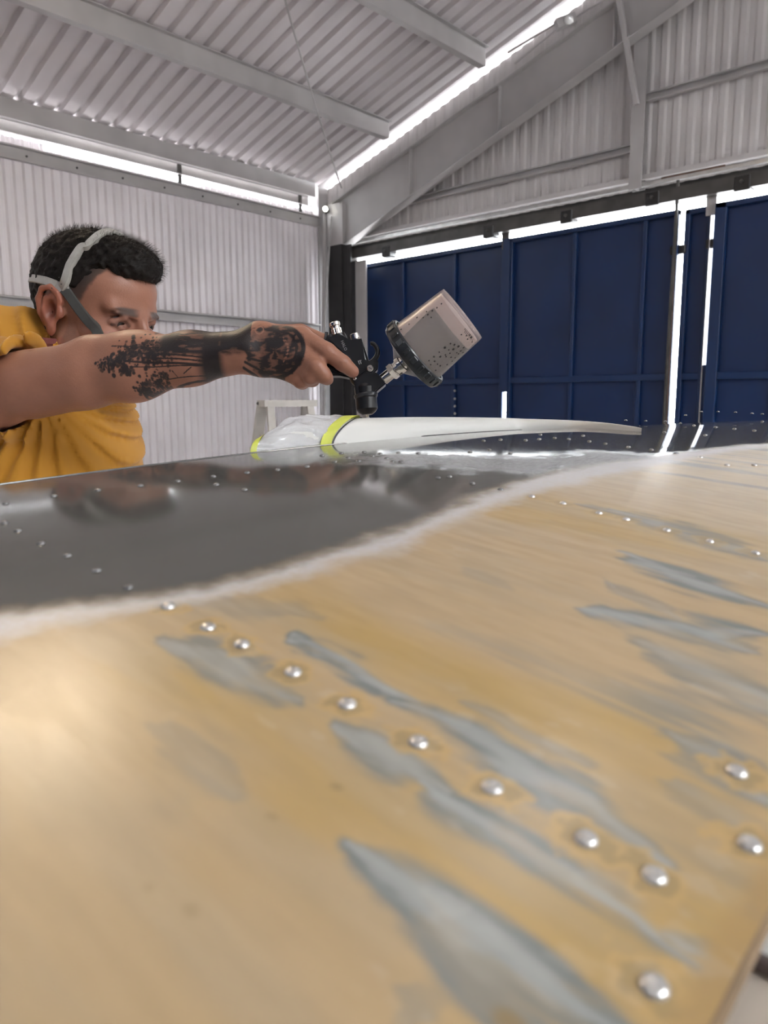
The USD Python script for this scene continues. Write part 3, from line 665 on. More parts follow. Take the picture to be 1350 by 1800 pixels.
def patch(u0, u1, v0, v1, off, nu, nv, wrinkle=0.0):
    """u0(v), u1(v): ends of the patch"""
    vv = np.linspace(v0, v1, nv); P = np.zeros((nu, nv, 3))
    for j, v in enumerate(vv):
        uu = np.clip(np.linspace(u0(v), u1(v), nu), us[0], us[-1])
        o = off
        if wrinkle:
            o = off + wrinkle * np.sin(np.linspace(0.06, np.pi - 0.06, nu))[:, None] ** 0.5 * (meshkit.fbm(np.stack([uu / 34, np.full(nu, v * 20) + uu / 45, np.zeros(nu)], -1), 3, 9) - 0.35)[:, None]
        P[:, j] = fair(uu, np.full(nu, v), o)
    a = (np.arange(nu - 1)[:, None] * nv + np.arange(nv - 1)[None]).ravel()
    m = trimesh.Trimesh(P.reshape(-1, 3), np.vstack([np.stack([a, a + nv, a + nv + 1], 1), np.stack([a, a + nv + 1, a + 1], 1)]), process=False); return m
fairing = thing('fairing', 'long white teardrop fairing on the wing edge, one end wrapped in clear film', 'fairing', on_wing(760, 766))
obj('fairing_shell', patch(lambda v: us[0], lambda v: us[-1], 0, 1, 0, 90, 40), 'fairing_white', fairing, smooth=True)
fan = lambda a, b: (lambda v: a + (b - a) * math.sin(math.pi * v) ** 1.4)
mat_('clear_film', {'t': ('transparent_bsdf', {'color': (0.92, 0.92, 0.93)}), 'g': ('principled_bsdf', {'base_color': (0.66, 0.655, 0.66), 'roughness': 0.07, 'specular_ior_level': 1.0}), 'm': ('mix_closure', {'fac': 0.55})},
     [('t.BSDF', 'm.closure1'), ('g.BSDF', 'm.closure2')], surface='m.closure')
obj('masking_film', patch(fan(448, 470), fan(570, 618), 0.02, 0.98, 0.0012, 150, 90, 0.013), 'clear_film', fairing, smooth=True, label='wrinkled clear masking film')
obj('masking_tape', patch(fan(563, 610), fan(583, 633), 0.0, 1, 0.0034, 8, 50), 'tape_yellow', fairing, smooth=True, label='wide yellow masking tape')
obj('tape_edge', patch(fan(583, 633), fan(586.5, 637), 0.0, 1, 0.0012, 4, 50), 'tape_line_dark', fairing, smooth=True)  # thin dark line beside the wide tape
obj('masking_tape', patch(fan(441, 456), fan(452, 470), 0.0, 1, 0.003, 8, 40), 'tape_yellow', fairing, smooth=True, label='yellow masking tape at the wrapped tip')

# ------------------------------------------------------------------ step ladder by the side wall
LD = 5.3
lad = thing('step_ladder', 'pale grey step ladder standing open near the corrugated side wall', 'ladder', (W(505, 720, LD)[0], W(505, 720, LD)[1], 0))
lc = W(505, 704, LD); zt_ = lc[2]
wdir = np.array([E1[0], E1[1], 0]) * 0.86 + np.array([CM[2][0], CM[2][1], 0]) * 0.5; wdir /= np.linalg.norm(wdir)
odir = np.array([-wdir[1], wdir[0], 0]); odir = odir if odir @ E1 < 0 else -odir     # the climbing side, towards the left of the picture
hw = 0.17
def lp(a, b, z): q = lc + wdir * a + odir * b; q[2] = z; return q
def plank(a, b, c, wid, h):
    pts = [lp(a * sgn, b + k * wid / 2, c + m * h / 2) for sgn in (-1, 1) for k in (-1, 1) for m in (-1, 1)]
    return trimesh.Trimesh(*_hull(np.array(pts)), process=False)
obj('top_cap', plank(0.20, 0, zt_ - 0.02, 0.15, 0.045), 'ladder_paint', lad, smooth=False)
for s in (-1, 1):
    obj('rail', bar(lp(s * hw, 0.05, zt_ - 0.03), lp(s * (hw + 0.09), 0.50, 0), 0.028, 0.075, wdir), 'ladder_paint', lad)
    obj('rear_leg', bar(lp(s * (hw - 0.02), -0.05, zt_ - 0.03), lp(s * (hw + 0.05), -0.42, 0), 0.028, 0.055, wdir), 'ladder_paint', lad)
    obj('hinge_bolt', lathe([(0, 0.012), (0.015, 0.012)], lp(s * 0.20, 0.04, zt_ - 0.02), odir, 8), 'steel_dark', lad)
for k in range(1, 6):
    t = k / 6; obj('step', plank(hw + 0.09 * t - 0.01, 0.05 + 0.45 * t, zt_ * (1 - t), 0.085, 0.03), 'ladder_paint', lad, smooth=False)
obj('brace', bar(lp(-hw - 0.02, -0.22, zt_ * 0.5), lp(hw + 0.02, -0.22, zt_ * 0.5), 0.02, 0.04), 'ladder_paint', lad)

# ------------------------------------------------------------------ spray gun with paint cup (local frame: right, up, towards the viewer)
GD = 0.955
PXM = GD / FPX
GO = W(640, 660, GD)
def gp(px, py, k=0.0):
    """gun drawing coordinates (as in the picture's scale) to the place itself; k metres towards the viewer"""
    return GO + E1 * (px - 640) * PXM - E2 * (py - 660) * PXM + E3 * k
def gslab(poly, k0, k1, ch=0.002):
    """flat-sided casting: outline with chamfered faces"""
    pts = SP(poly); n = 24
    inn = pts.buffer(-ch / PXM * 0.9)
    a = trimesh.creation.extrude_polygon(pts, (k1 - k0) - 2 * ch, engine='earcut'); a.apply_translation([0, 0, k0 + ch])
    ms = [a]
    if inn.geom_type == 'Polygon' and not inn.is_empty:
        b = trimesh.creation.extrude_polygon(inn, k1 - k0, engine='earcut'); b.apply_translation([0, 0, k0]); ms.append(b)
    m = cat_(ms); v = m.vertices.copy()
    m.vertices = GO + (v[:, :1] - 640) * PXM * E1 - (v[:, 1:2] - 660) * PXM * E2 + v[:, 2:] * E3
    m.invert(); return m
def gl(a, b, prof, seg=28, ka=0.0, kb=0.0):
    """lathe between two drawing points; profile [(fraction of the way, radius in drawing px)]"""
    A, B = gp(*a, ka), gp(*b, kb); L = np.linalg.norm(B - A)
    return lathe([(f * L, r * PXM) for f, r in prof], A, B - A, seg)
gun = thing('spray_gun', "black spray gun with chrome knobs and a translucent paint cup in the painter's hand", 'spray gun', GO)
obj('body', cat_([gslab([(573, 597), (598, 590), (612, 598), (618, 600), (636, 598), (643, 640), (652, 655), (663, 658), (678, 677), (658, 694), (659, 700), (627, 700), (622, 668), (627, 655), (612, 640), (600, 622)], -0.011, 0.011),
                  gl((594, 590), (634, 676), [(0, 13), (0.9, 14), (1, 10)], 20), gl((628, 600), (650, 672), [(0, 9), (0.95, 11), (1, 8)], 20)]), 'gun_black', gun)
obj('handle', cat_([gslab([(640, 640), (622, 667), (598, 662), (570, 662), (546, 664), (522, 660), (505, 650), (508, 630), (530, 622), (572, 600), (600, 606), (612, 622)], -0.012, 0.009, 0.003)]), 'gun_black', gun)
obj('air_cap', gl((641, 676), (646, 729), [(0, 16), (0.1, 19), (0.3, 18.5), (0.36, 20.5), (0.42, 20.5), (0.46, 19), (0.82, 19), (0.92, 15), (1, 9)], 32), 'gun_black', gun)
obj('air_cap_ring', gl((642.5, 692), (643.5, 698), [(0, 20.6), (0.4, 21.4), (1, 20.6)], 32), 'collar_black', gun)
obj('fluid_nozzle', gl((645.8, 727), (646.4, 733), [(0, 4), (1, 2.2)], 14), 'chrome', gun)
def knurl(a, b, prof, n, depth, ka=0.0):
    m = gl(a, b, prof, n * 4, ka, ka)
    v = m.vertices.copy(); A, B = gp(*a, ka), gp(*b, ka); d = (B - A) / np.linalg.norm(B - A)
    rel = v - A; ax = rel @ d; rad = rel - ax[:, None] * d; u, w, _ = frame_to(d); t = np.arctan2(rad @ w, rad @ u)
    m.vertices = A + ax[:, None] * d + rad * (1 - depth * (0.5 + 0.5 * np.sign(np.cos(t * n))))[:, None]; return m
kn = obj('fluid_knob', gl((597, 600), (587.5, 567), [(0, 8.5), (0.18, 8.5), (0.22, 6.5), (0.32, 6.5), (0.36, 8.4), (0.40, 8.6), (0.62, 8.6), (0.66, 7.2), (0.78, 7.2), (0.82, 9.6), (0.97, 9.6), (1.0, 8.4)], 28), 'chrome', gun)
obj('knurling', knurl((593, 588), (590.6, 578), [(0, 9.0), (1, 9.0)], 14, 0.10), 'chrome', kn)
kn = obj('fan_knob', gl((628, 606), (622.5, 587), [(0, 8), (0.25, 8), (0.3, 5.5), (0.45, 5.5), (0.5, 7.8), (0.95, 7.8), (1, 7)], 28), 'chrome', gun)
obj('lock_nut', gl((626.8, 601), (625.6, 597), [(0, 7.2), (1, 7.2)], 6), 'chrome', kn)
obj('side_valve', cat_([gl((590, 612), (577, 588), [(0, 7), (0.5, 7), (0.6, 9), (1, 9)], 18, -0.008, -0.004), gl((574, 584), (572, 600), [(0, 3), (1, 3)], 10)]), 'collar_black', gun)
hook = np.array([gp(*q) for q in ((647, 640), (653, 637), (660, 630), (664, 620), (662, 611), (657, 605), (651, 604))])
from scipy.interpolate import CubicSpline
cs_ = CubicSpline(np.linspace(0, 1, 7), hook)(np.linspace(0, 1, 24))
obj('hook', tube(cs_, np.linspace(5.2, 3.4, 24) * PXM, 12), 'gun_black', gun)
obj('hook_root', gslab([(640, 634), (650, 638), (659, 632), (665, 638), (664, 652), (655, 662), (642, 660)], -0.006, 0.0125), 'gun_black', gun)
obj('trigger', gslab([(640, 648), (645, 655), (628, 668), (612, 663), (585, 653), (560, 646), (561, 641), (588, 647), (614, 655), (627, 658)], -0.010, 0.013), 'gun_black', gun)
obj('trigger_screw', lathe([(0, 0.0041), (0.0012, 0.0041), (0.0018, 0.0034)], gp(651, 651, 0.0128), E3, 20), 'chrome', gun)
obj('trigger_slot', bar(gp(648.5, 650, 0.0146), gp(653.5, 652, 0.0146), 0.0009, 0.0006, E3), 'steel_dark', gun)
obj('side_screw', lathe([(0, 0.0022), (0.001, 0.0022), (0.0014, 0.0016)], gp(624, 668, 0.010), E3, 12), 'chrome', gun)
# lettering on the barrel and the fan tube
def lettering(text, px, py, h, ang, k, material='print_white'):
    m = meshkit.text_mesh(text, h, 0.0002); v = m.vertices.copy()
    ca_, sa_ = math.cos(math.radians(ang)), math.sin(math.radians(ang))
    u = E1 * ca_ + E2 * sa_; w = -E1 * sa_ + E2 * ca_
    m.vertices = gp(px, py, k) + v[:, :1] * u + v[:, 1:2] * w + v[:, 2:] * E3; return m
obj('lettering', lettering('HALO', 599.5, 603, 0.0036, -67, 0.0112), 'print_white', gun)
for i, (px, py, hh) in enumerate(((624, 617, .0016), (629, 617, .0022), (626.5, 626, .0016))):
    obj('print_mark', bar(gp(px, py, 0.0096), gp(px + 4.5, py + 13, 0.0104), hh * 0.35, 0.0002, E3), 'print_white', gun)
obj('print_mark', cat_([bar(gp(630 + a, 637 + b, 0.0112), gp(632.5 + a, 643.5 + b, 0.0112), 0.0013, 0.0002, E3) for a, b in ((0, 0), (3, -1))] + [bar(gp(630.5, 638, 0.0112), gp(636, 636.4, 0.0112), 0.0008, 0.0002, E3)]), 'print_white', gun)
# cup adapter, lid collar, cup
AX = (E1 * 83 + E2 * 64) / math.hypot(83, 64) * math.cos(math.radians(17)) + E3 * math.sin(math.radians(17))
ad0 = gp(670, 670, -0.002)
obj('adapter', cat_([lathe([(0, .0075), (.012, .0075), (.0125, .0092), (.020, .0092), (.0205, .0078), (.025, .0078), (.0255, .0105), (.031, .0105), (.032, .0085), (.045, .0085)], ad0 + AX * 0.004, AX, 6 * 4)]), 'chrome', gun)
obj('adapter_nut', lathe([(0, .0112), (.006, .0112)], ad0 + AX * 0.017, AX, 6), 'chrome', gun)
CB = gp(724, 623.5, -0.012)                       # middle of the collar
R0, R1, LC = 0.0445, 0.0395, 0.083
lid = obj('lid_collar', lathe([(-.009, .012), (-.0085, .030), (-.004, .0475), (.0, .0495), (.0115, .0495), (.013, .0485), (.013, .0455), (.004, .0455)], CB, AX, 56, closed=False), 'collar_black', gun)
obj('lid_cone', lathe([(-.030, .0085), (-.022, .010), (-.010, .026), (-.006, .040)], CB, AX, 40), 'collar_black', lid)
u_, v_, d_ = frame_to(AX)
for k in range(22):
    t = 2 * math.pi * k / 22
    rd = math.cos(t) * u_ + math.sin(t) * v_
    q = CB + rd * 0.0497
    obj('grip_rib', bar(q + AX * 0.0005, q + AX * 0.0108, 0.0052 if k % 2 else 0.0085, 0.0026, rd), 'collar_black', lid)
mat_('cup_clear', {'t': ('transparent_bsdf', {'color': (0.93, 0.90, 0.89)}), 'g': ('principled_bsdf', {'base_color': (0.62, 0.53, 0.50), 'roughness': 0.22}), 'm': ('mix_closure', {'fac': 0.30})},
     [('t.BSDF', 'm.closure1'), ('g.BSDF', 'm.closure2')], surface='m.closure')
mat_('cup_liner', {'t': ('transparent_bsdf', {'color': (0.95, 0.92, 0.91)}), 'g': ('principled_bsdf', {'base_color': (0.80, 0.66, 0.61), 'roughness': 0.35}), 'tr': ('translucent_bsdf', {'color': (0.85, 0.72, 0.66)}), 'm0': ('mix_closure', {'fac': 0.4}), 'm': ('mix_closure', {'fac': 0.82})},
     [('g.BSDF', 'm0.closure1'), ('tr.BSDF', 'm0.closure2'), ('t.BSDF', 'm.closure1'), ('m0.closure', 'm.closure2')], surface='m.closure')
cup = obj('cup', lathe([(.006, R0), (LC * .5, (R0 + R1) / 2), (LC - .002, R1), (LC, R1 - .001), (LC + .0012, R1 - .004), (LC - .001, R1 - .006), (LC - .002, .004)], CB, AX, 64), 'cup_clear', gun, label='translucent plastic paint cup')
obj('rim_ring', cat_([trimesh.Trimesh(*(lambda m: (m.vertices, m.faces))(tube(np.array([CB + AX * (LC + 0.0005) + (math.cos(t) * u_ + math.sin(t) * v_) * r for t in np.linspace(0, 2 * np.pi, 50)]), 0.0012, 6)), process=False) for r in (R1 - .0015, R1 - .008)]), 'cup_clear', cup)
obj('liner', lathe([(.005, R0 - .0016), (LC * .5, (R0 + R1) / 2 - .0016), (LC * .94, R1 - .002), (LC * .945, .002)], CB, AX, 56), 'cup_liner', cup, label='milky inner liner')
# the grey paint inside: the collapsed bag fills the lower side of the liner
down = -np.array([0, 0, 1.0]); down = down - AX * (down @ AX); down /= np.linalg.norm(down)
side = np.cross(AX, down)
side = side if side @ E3 > 0 else -side
pv = []
for f_, shift in ((0.06, .0), (0.25, .0), (0.5, .0), (0.68, .001), (0.76, .003), (0.80, .008)):
    rr = (R0 + (R1 - R0) * f_) - 0.0008
    for t in np.linspace(0, 2 * np.pi, 40, endpoint=False):
        a, b = math.cos(t), math.sin(t)             # a along down, b towards the viewer
        a = max(a, -0.42 - 0.25 * f_)
        sc_ = 1.0 if f_ < 0.7 else (0.97 if f_ < .79 else .86)
        pv.append(CB + AX * LC * f_ + (down * a + side * b) * rr * sc_)
obj('paint_fill', trimesh.Trimesh(*_hull(np.array(pv)), process=False), 'paint_grey', cup, smooth=40, label='dark grey paint inside the cup')
dots = []
def on_cup(px, py):
    """point of the cup wall seen at a drawing position"""
    o = EYE; d = gp(px, py) - EYE; d /= np.linalg.norm(d)
    best = None
    for t in np.linspace(0.85, 1.02, 900):
        p = o + d * t; h = (p - CB) @ AX; r = np.linalg.norm(p - CB - AX * h); R_ = R0 + (R1 - R0) * h / LC
        if r <= R_ + 0.0003: return p, (p - CB - AX * h) / r
    return None, None
for q in ((776, 534), (768, 541), (760, 546), (750, 548), (752, 553), (744, 558), (758, 558), (733, 558), (719, 570), (705, 579), (811, 588), (820, 590), (826, 589), (828, 593), (822, 596), (830, 601), (799, 606), (806, 609), (815, 611), (792, 604), (782, 611), (789, 615), (797, 614), (791, 621), (803, 620), (772, 619), (783, 624), (774, 627), (784, 627), (793, 628), (763, 627), (754, 634), (764, 635), (769, 640), (757, 641), (746, 641), (774, 643), (800, 629), (806, 622), (786, 641), (766, 651), (795, 635), (810, 617), (814, 620)):
    p, n = on_cup(*q)
    if p is not None: dots.append(lathe([(0, 0.0015 * random.uniform(.6, 1.1)), (0.0003, 0.0009)], p, n, 8))
obj('scale_marks', cat_(dots), 'print_dark', cup, kind='stuff')
ticks = []
for i in range(16):
    a = on_cup(816 + (i % 8) * 1.9, 580 + (i % 8) * 2.0 + (i // 8) * 5); b = on_cup(818 + (i % 8) * 1.9, 577 + (i % 8) * 2.0 + (i // 8) * 5)
    if a[0] is not None and b[0] is not None: ticks.append(bar(a[0] + a[1] * .0002, b[0] + b[1] * .0002, 0.0006, 0.0002, a[1]))
if ticks: obj('scale_print', cat_(ticks), 'print_dark', cup, kind='stuff')
# faint mist below the nozzle
mat_('mist', {'t': ('transparent_bsdf', {'color': (1.0, 1.0, 1.0)}), 'd': ('diffuse_bsdf', {'color': (0.6, 0.58, 0.56)}), 'tc': ('texture_coordinate', {}), 'n': ('noise_texture', {'scale': 300.0, 'detail': 3.0}), 'k': ('math', {'math_type': 'multiply', 'value2': 0.5}), 'm': ('mix_closure', {})},
     [('tc.object', 'n.vector'), ('n.fac', 'k.value1'), ('k.value', 'm.fac'), ('t.BSDF', 'm.closure1'), ('d.BSDF', 'm.closure2')], surface='m.closure')
obj('spray_mist', lathe([(0, .002), (.010, .006), (.013, .006)], gp(646.4, 733), gp(647.5, 760) - gp(646.4, 733), 20), 'mist', label='faint grey spray mist below the gun nozzle', category='mist', kind='stuff')

# ------------------------------------------------------------------ organic shapes: distance fields meshed by surface nets
def smin(a, b, k):
    h = np.clip(0.5 + 0.5 * (b - a) / k, 0, 1); return b + (a - b) * h - k * h * (1 - h)
def cap(p, a, b, ra, rb):
    a = np.asarray(a, np.float32); b = np.asarray(b, np.float32); d = b - a; q = p - a
    t = np.clip((q @ d) / max(float(d @ d), 1e-12), 0, 1)
    return np.linalg.norm(q - t[:, None] * d, axis=1) - (ra + (rb - ra) * t)
def ell(p, c, r):
    q = (p - np.asarray(c, np.float32)) / np.asarray(r, np.float32); k = np.linalg.norm(q, axis=1)
    g = np.linalg.norm(q / np.asarray(r, np.float32), axis=1); return k * (k - 1) / np.maximum(g, 1e-9)
def nets(f, lo, hi, h, blk=8, margin=0.02):
    lo = np.asarray(lo, float); n = (np.ceil((np.asarray(hi) - lo) / h / blk).astype(int)) * blk
    nb = n // blk
    I = np.stack(np.meshgrid(*[np.arange(k) for k in nb], indexing='ij'), -1).reshape(-1, 3)
    cen = (lo + (I * blk + (blk - 1) / 2) * h).astype(np.float32)
    dc = f(cen)
    A = np.sign(dc).reshape(nb).repeat(blk, 0).repeat(blk, 1).repeat(blk, 2).astype(np.float32)
    act = I[np.abs(dc) < h * blk * 0.9 + margin]
    loc = np.stack(np.meshgrid(*[np.arange(blk)] * 3, indexing='ij'), -1).reshape(-1, 3)
    for c in range(0, len(act), 800):
        a = act[c:c + 800]; idx = (a[:, None] * blk + loc[None]).reshape(-1, 3)
        A[idx[:, 0], idx[:, 1], idx[:, 2]] = f((lo + idx * h).astype(np.float32))
    neg = A < 0
    s = np.zeros(tuple(n - 1), np.int8)
    for i, j, k in np.ndindex(2, 2, 2): s += neg[i:n[0] - 1 + i, j:n[1] - 1 + j, k:n[2] - 1 + k]
    cells = np.argwhere((s > 0) & (s < 8)); ids = np.full(tuple(n - 1), -1, np.int32); ids[tuple(cells.T)] = np.arange(len(cells))
    acc = np.zeros((len(cells), 3)); cnt = np.zeros(len(cells))
    cor = [np.array(c) for c in np.ndindex(2, 2, 2)]
    for a in range(8):
        for b in range(a + 1, 8):
            if np.abs(cor[a] - cor[b]).sum() != 1: continue
            va = A[tuple((cells + cor[a]).T)]; vb = A[tuple((cells + cor[b]).T)]; m = (va < 0) != (vb < 0)
            t = va[m] / (va[m] - vb[m]); acc[m] += cor[a] + t[:, None] * (cor[b] - cor[a]); cnt[m] += 1
    P = lo + (cells + acc / cnt[:, None]) * h
    F = []
    for ax in range(3):
        b, c = (ax + 1) % 3, (ax + 2) % 3
        sl0 = [slice(None)] * 3; sl1 = [slice(None)] * 3; sl0[ax] = slice(0, n[ax] - 1); sl1[ax] = slice(1, n[ax])
        ch = np.argwhere(neg[tuple(sl0)] != neg[tuple(sl1)])
        ch = ch[(ch[:, b] > 0) & (ch[:, c] > 0) & (ch[:, b] < n[b] - 1) & (ch[:, c] < n[c] - 1)]
        eb, ec = np.eye(3, dtype=int)[b], np.eye(3, dtype=int)[c]
        q = np.stack([ids[tuple((ch - eb - ec).T)], ids[tuple((ch - ec).T)], ids[tuple(ch.T)], ids[tuple((ch - eb).T)]], 1)
        inside = neg[tuple(ch.T)]; q[~inside] = q[~inside][:, ::-1]
        q = q[(q >= 0).all(1)]; F += [q[:, [0, 1, 2]], q[:, [0, 2, 3]]]
    return trimesh.Trimesh(P, np.vstack(F), process=False)
def smooth_(m, it=4):
    from scipy.sparse import coo_matrix, diags
    e = m.edges_unique; n = len(m.vertices); e = np.vstack([e, e[:, ::-1]])
    Wm = coo_matrix((np.ones(len(e)), (e[:, 0], e[:, 1])), (n, n)).tocsr(); Wm.data[:] = 1
    Wm = diags(1 / np.maximum(np.asarray(Wm.sum(1)).ravel(), 1)) @ Wm
    v = np.array(m.vertices)
    for _ in range(it):
        v = v + 0.5 * (Wm @ v - v); v = v - 0.3 * (Wm @ v - v)
    m.vertices = v; return m

# ------------------------------------------------------------------ the painter
HO = W(168, 553, 1.20)                              # middle of the head at eye level
hy, hp = math.radians(22), math.radians(12)
right_h = np.array([E1[0], E1[1], 0]); right_h /= np.linalg.norm(right_h)
toward = np.array([-CM[2][0], -CM[2][1], 0]); toward /= np.linalg.norm(toward)
fwd = right_h * math.cos(hy) + toward * math.sin(hy)
lat = -right_h * math.sin(hy) + toward * math.cos(hy)       # his right, nearer the viewer
up0 = np.array([0, 0, 1.0])
HX = fwd * math.cos(hp) - up0 * math.sin(hp); HZ = up0 * math.cos(hp) + fwd * math.sin(hp); HY = lat
HB = np.array([HX, HY, HZ])
def hl(p): return (p - HO.astype(np.float32)) @ HB.T.astype(np.float32)
def hw_(x, y, z): return HO + x * HX + y * HY + z * HZ
EAR = [(-.026, .074, -.026), (-.034, .079, -.010), (-.036, .083, .010), (-.028, .085, .026), (-.014, .083, .031), (-.003, .079, .024), (.001, .0755, .012)]
ANTI = [(-.020, .078, -.020), (-.026, .080, -.004), (-.023, .081, .012), (-.014, .080, .019)]
def head_sdf(P):
    p = hl(P); q = p.copy(); q[:, 1] = np.abs(q[:, 1])
    d = ell(p, (-.014, 0, .034), (.092, .0735, .083))
    d = smin(d, ell(p, (.030, 0, -.030), (.062, .058, .080)), .03)
    d = smin(d, ell(p, (.040, 0, .045), (.056, .062, .050)), .02)
    d = smin(d, cap(q, (.004, .056, -.050), (.062, .016, -.098), .017, .019), .025)
    d = smin(d, ell(p, (.074, 0, -.100), (.018, .020, .014)), .02)
    d = smin(d, cap(q, (.084, .004, .018), (.070, .046, .020), .0085, .008), .014)
    d = smin(d, ell(q, (.058, .046, -.026), (.022, .018, .014)), .02)
    d = np.maximum(d, -(ell(q, (.098, .033, -.001), (.021, .019, .013)) )) if False else -smin(-d, ell(q, (.100, .033, -.001), (.024, .019, .013)), .010)
    d = smin(d, cap(p, (.090, 0, .010), (.112, 0, -.034), .0075, .010), .012)
    d = smin(d, ell(q, (.100, .012, -.037), (.010, .0075, .0075)), .006)
    d = smin(d, cap(q, (.083, .048, .0135), (.092, .016, .0105), .0035, .0045), .006)
    # eyelids
    d = smin(d, cap(q, (.0745, .046, -.003), (.0860, .033, .0052), .0038, .0045), .004)
    d = smin(d, cap(q, (.0860, .033, .0052), (.083, .019, -.001), .0045, .004), .004)
    d = smin(d, cap(q, (.0745, .046, -.004), (.0825, .033, -.0095), .003, .0035), .005)
    d = smin(d, cap(q, (.0825, .033, -.0095), (.083, .019, -.003), .0035, .003), .005)
    d = smin(d, cap(q, (.093, 0, -.064), (.083, .022, -.066), .006, .004), .006)
    d = smin(d, cap(q, (.092, 0, -.074), (.082, .020, -.071), .007, .004), .006)
    # neck
    d = smin(d, cap(p, (-.035, 0, -.055), (-.072, 0, -.180), .054, .060), .03)
    # ears
    e = ell(q, (-.016, .076, .000), (.020, .0055, .027))
    for a, b in zip(EAR[:-1], EAR[1:]): e = smin(e, cap(q, a, b, .0042, .0042), .003)
    e = -smin(-e, ell(q, (-.013, .083, -.003), (.0125, .0105, .016)), .003)
    for a, b in zip(ANTI[:-1], ANTI[1:]): e = smin(e, cap(q, a, b, .0034, .0030), .004)
    e = smin(e, ell(q, (-.013, .0755, -.030), (.0085, .006, .012)), .005)
    e = smin(e, ell(q, (.002, .0745, -.005), (.006, .006, .008)), .004)
    return smin(d, e, .006)
# arm: shoulder, elbow, wrist; hand on the gun
A_S, A_E, A_F, A_M, A_W = W(-22, 688, 1.07), W(150, 660, 1.03), W(235, 647, 1.015), W(335, 630, .99), W(440, 617, .968)
TH = W(-55, 700, 1.10)
carp1, carp2 = W(458, 597, .968), W(462, 633, .970)
MCP = [W(529, 592, .944), W(535, 624, .940), W(532, 642, .943), W(516, 658, .952)]
FING = [[MCP[0], W(575, 618, .930), W(603, 639, .930), W(620, 653, .936)],
        [MCP[1], W(556, 645, .927), W(569, 660, .930), W(575, 666, .938)],
        [MCP[2], W(546, 661, .934), W(549, 667, .952), W(537, 664, .966)],
        [MCP[3], W(528, 670, .944), W(531, 673, .960), W(519, 668, .972)]]
FR = [[.0125, .0112, .0102, .0082], [.0125, .0112, .0102, .0085], [.0118, .0105, .0095, .0082], [.0108, .0092, .0085, .0075]]
THUMB = [W(478, 592, .985), W(528, 586, 1.003), W(572, 603, .996), W(594, 612, .986)]
# torso frame
TC = W(75, 800, 1.27); NB = hw_(-.074, 0, -.175)
SH_L = W(110, 655, 1.47)
def arm_sdf(P, grow=0.0):
    d = cap(P, TH, A_S, .058 + grow, .054 + grow)
    d = smin(d, cap(P, A_S, A_E, .051 + grow, .0405 + grow), .02)
    d = smin(d, cap(P, W(60, 676, 1.05), A_E, .043 + grow, .041 + grow), .015)
    d = smin(d, cap(P, A_E, A_F, .0405 + grow, .0415 + grow), .02)
    d = smin(d, cap(P, W(165, 622, 1.025), W(255, 618, 1.01), .0235 + grow, .023 + grow), .02)
    d = smin(d, cap(P, A_F, A_M, .0405 + grow, .0325 + grow), .025)
    d = smin(d, cap(P, A_M, A_W, .0325 + grow, .0265 + grow), .02)
    return d
def hand_sdf(P):
    d = cap(P, A_W, carp1, .026, .021); d = smin(d, cap(P, A_W, carp2, .026, .021), .015)
    for i, m in enumerate(MCP):
        c = carp1 + (carp2 - carp1) * i / 3
        d = smin(d, cap(P, c, m, (.019, .019, .018, .017)[i], (.0135, .0135, .0128, .0115)[i]), .012)
    d = smin(d, cap(P, carp1, THUMB[0], .018, .016), .012)
    for ch, rr in list(zip(FING, FR)) + [(THUMB, [.016, .0125, .0112, .009])]:
        g = None
        for a, b, ra, rb in zip(ch[:-1], ch[1:], rr[:-1], rr[1:]):
            c = cap(P, a, b, ra, rb); g = c if g is None else smin(g, c, .003)
        d = smin(d, g, .005)
    return d
def body_sdf(P):
    d = smin(head_sdf(P), arm_sdf(P), .004)
    d = smin(d, cap(P, NB, NB + (SH_L - NB) * .45 - [0, 0, .02], .058, .055), .03)
    d = smin(d, cap(P, NB, NB * .45 + TH * .55, .055, .058), .03)
    return smin(d, hand_sdf(P), .008)
allp = np.array([TH, A_E, FING[0][3], HO + HZ * .13, HO - HX * .11, NB, W(300, 700, 1.0), W(300, 560, 1.0), W(-60, 760, 1.07), SH_L])
# one grid along the picture's right / up / towards axes
LB = np.array([E1, E2, E3]); LO = GO.copy()
tol = lambda p: (np.asarray(p) - LO) @ LB.T
fl = lambda f: (lambda q: f((q @ LB.astype(np.float32) + LO.astype(np.float32))))
L_ = tol(allp); lo, hi = L_.min(0) - .075, L_.max(0) + .045
body = nets(fl(body_sdf), lo, hi, 0.0021)
smooth_(body, 5)
body.vertices = body.vertices @ LB + LO
# finer skin where the tattoo lies
cen = body.triangles_center; al = tol(cen)
picx = 640 + al[:, 0] * FPX / 0.97; picy = 660 - al[:, 1] * FPX / 0.97
fine = (picx > 128) & (picx < 560) & (picy > 560) & (picy < 730) & (body.face_normals @ E3 > -0.35) & (al[:, 2] > -0.16)
v_, f_ = trimesh.remesh.subdivide(body.vertices, body.faces, np.where(fine)[0])
body = trimesh.Trimesh(v_, f_, process=False)
BV = np.asarray(body.vertices); BN = np.asarray(body.vertex_normals)
al = tol(BV); PX_, PY_ = 640 + al[:, 0] * FPX / 0.985, 660 - al[:, 1] * FPX / 0.985
bn = lambda sc, seed, o=4: meshkit.fbm(BV * sc, o, seed)
skin = np.array([0.30, 0.134, 0.084]) * (0.86 + 0.22 * bn(40, 71) + 0.08 * bn(300, 70, 2))[:, None]
hp_ = hl(BV.astype(np.float32)); hq = np.abs(hp_[:, 1])
dh = head_sdf(BV.astype(np.float32)); onhead = (np.abs(dh) < .004) & (hp_[:, 2] > -.16)
def blend(mask, col, k=1.0):
    global skin
    skin = skin + (np.asarray(col) - skin) * np.clip(mask * k, 0, 1)[:, None]
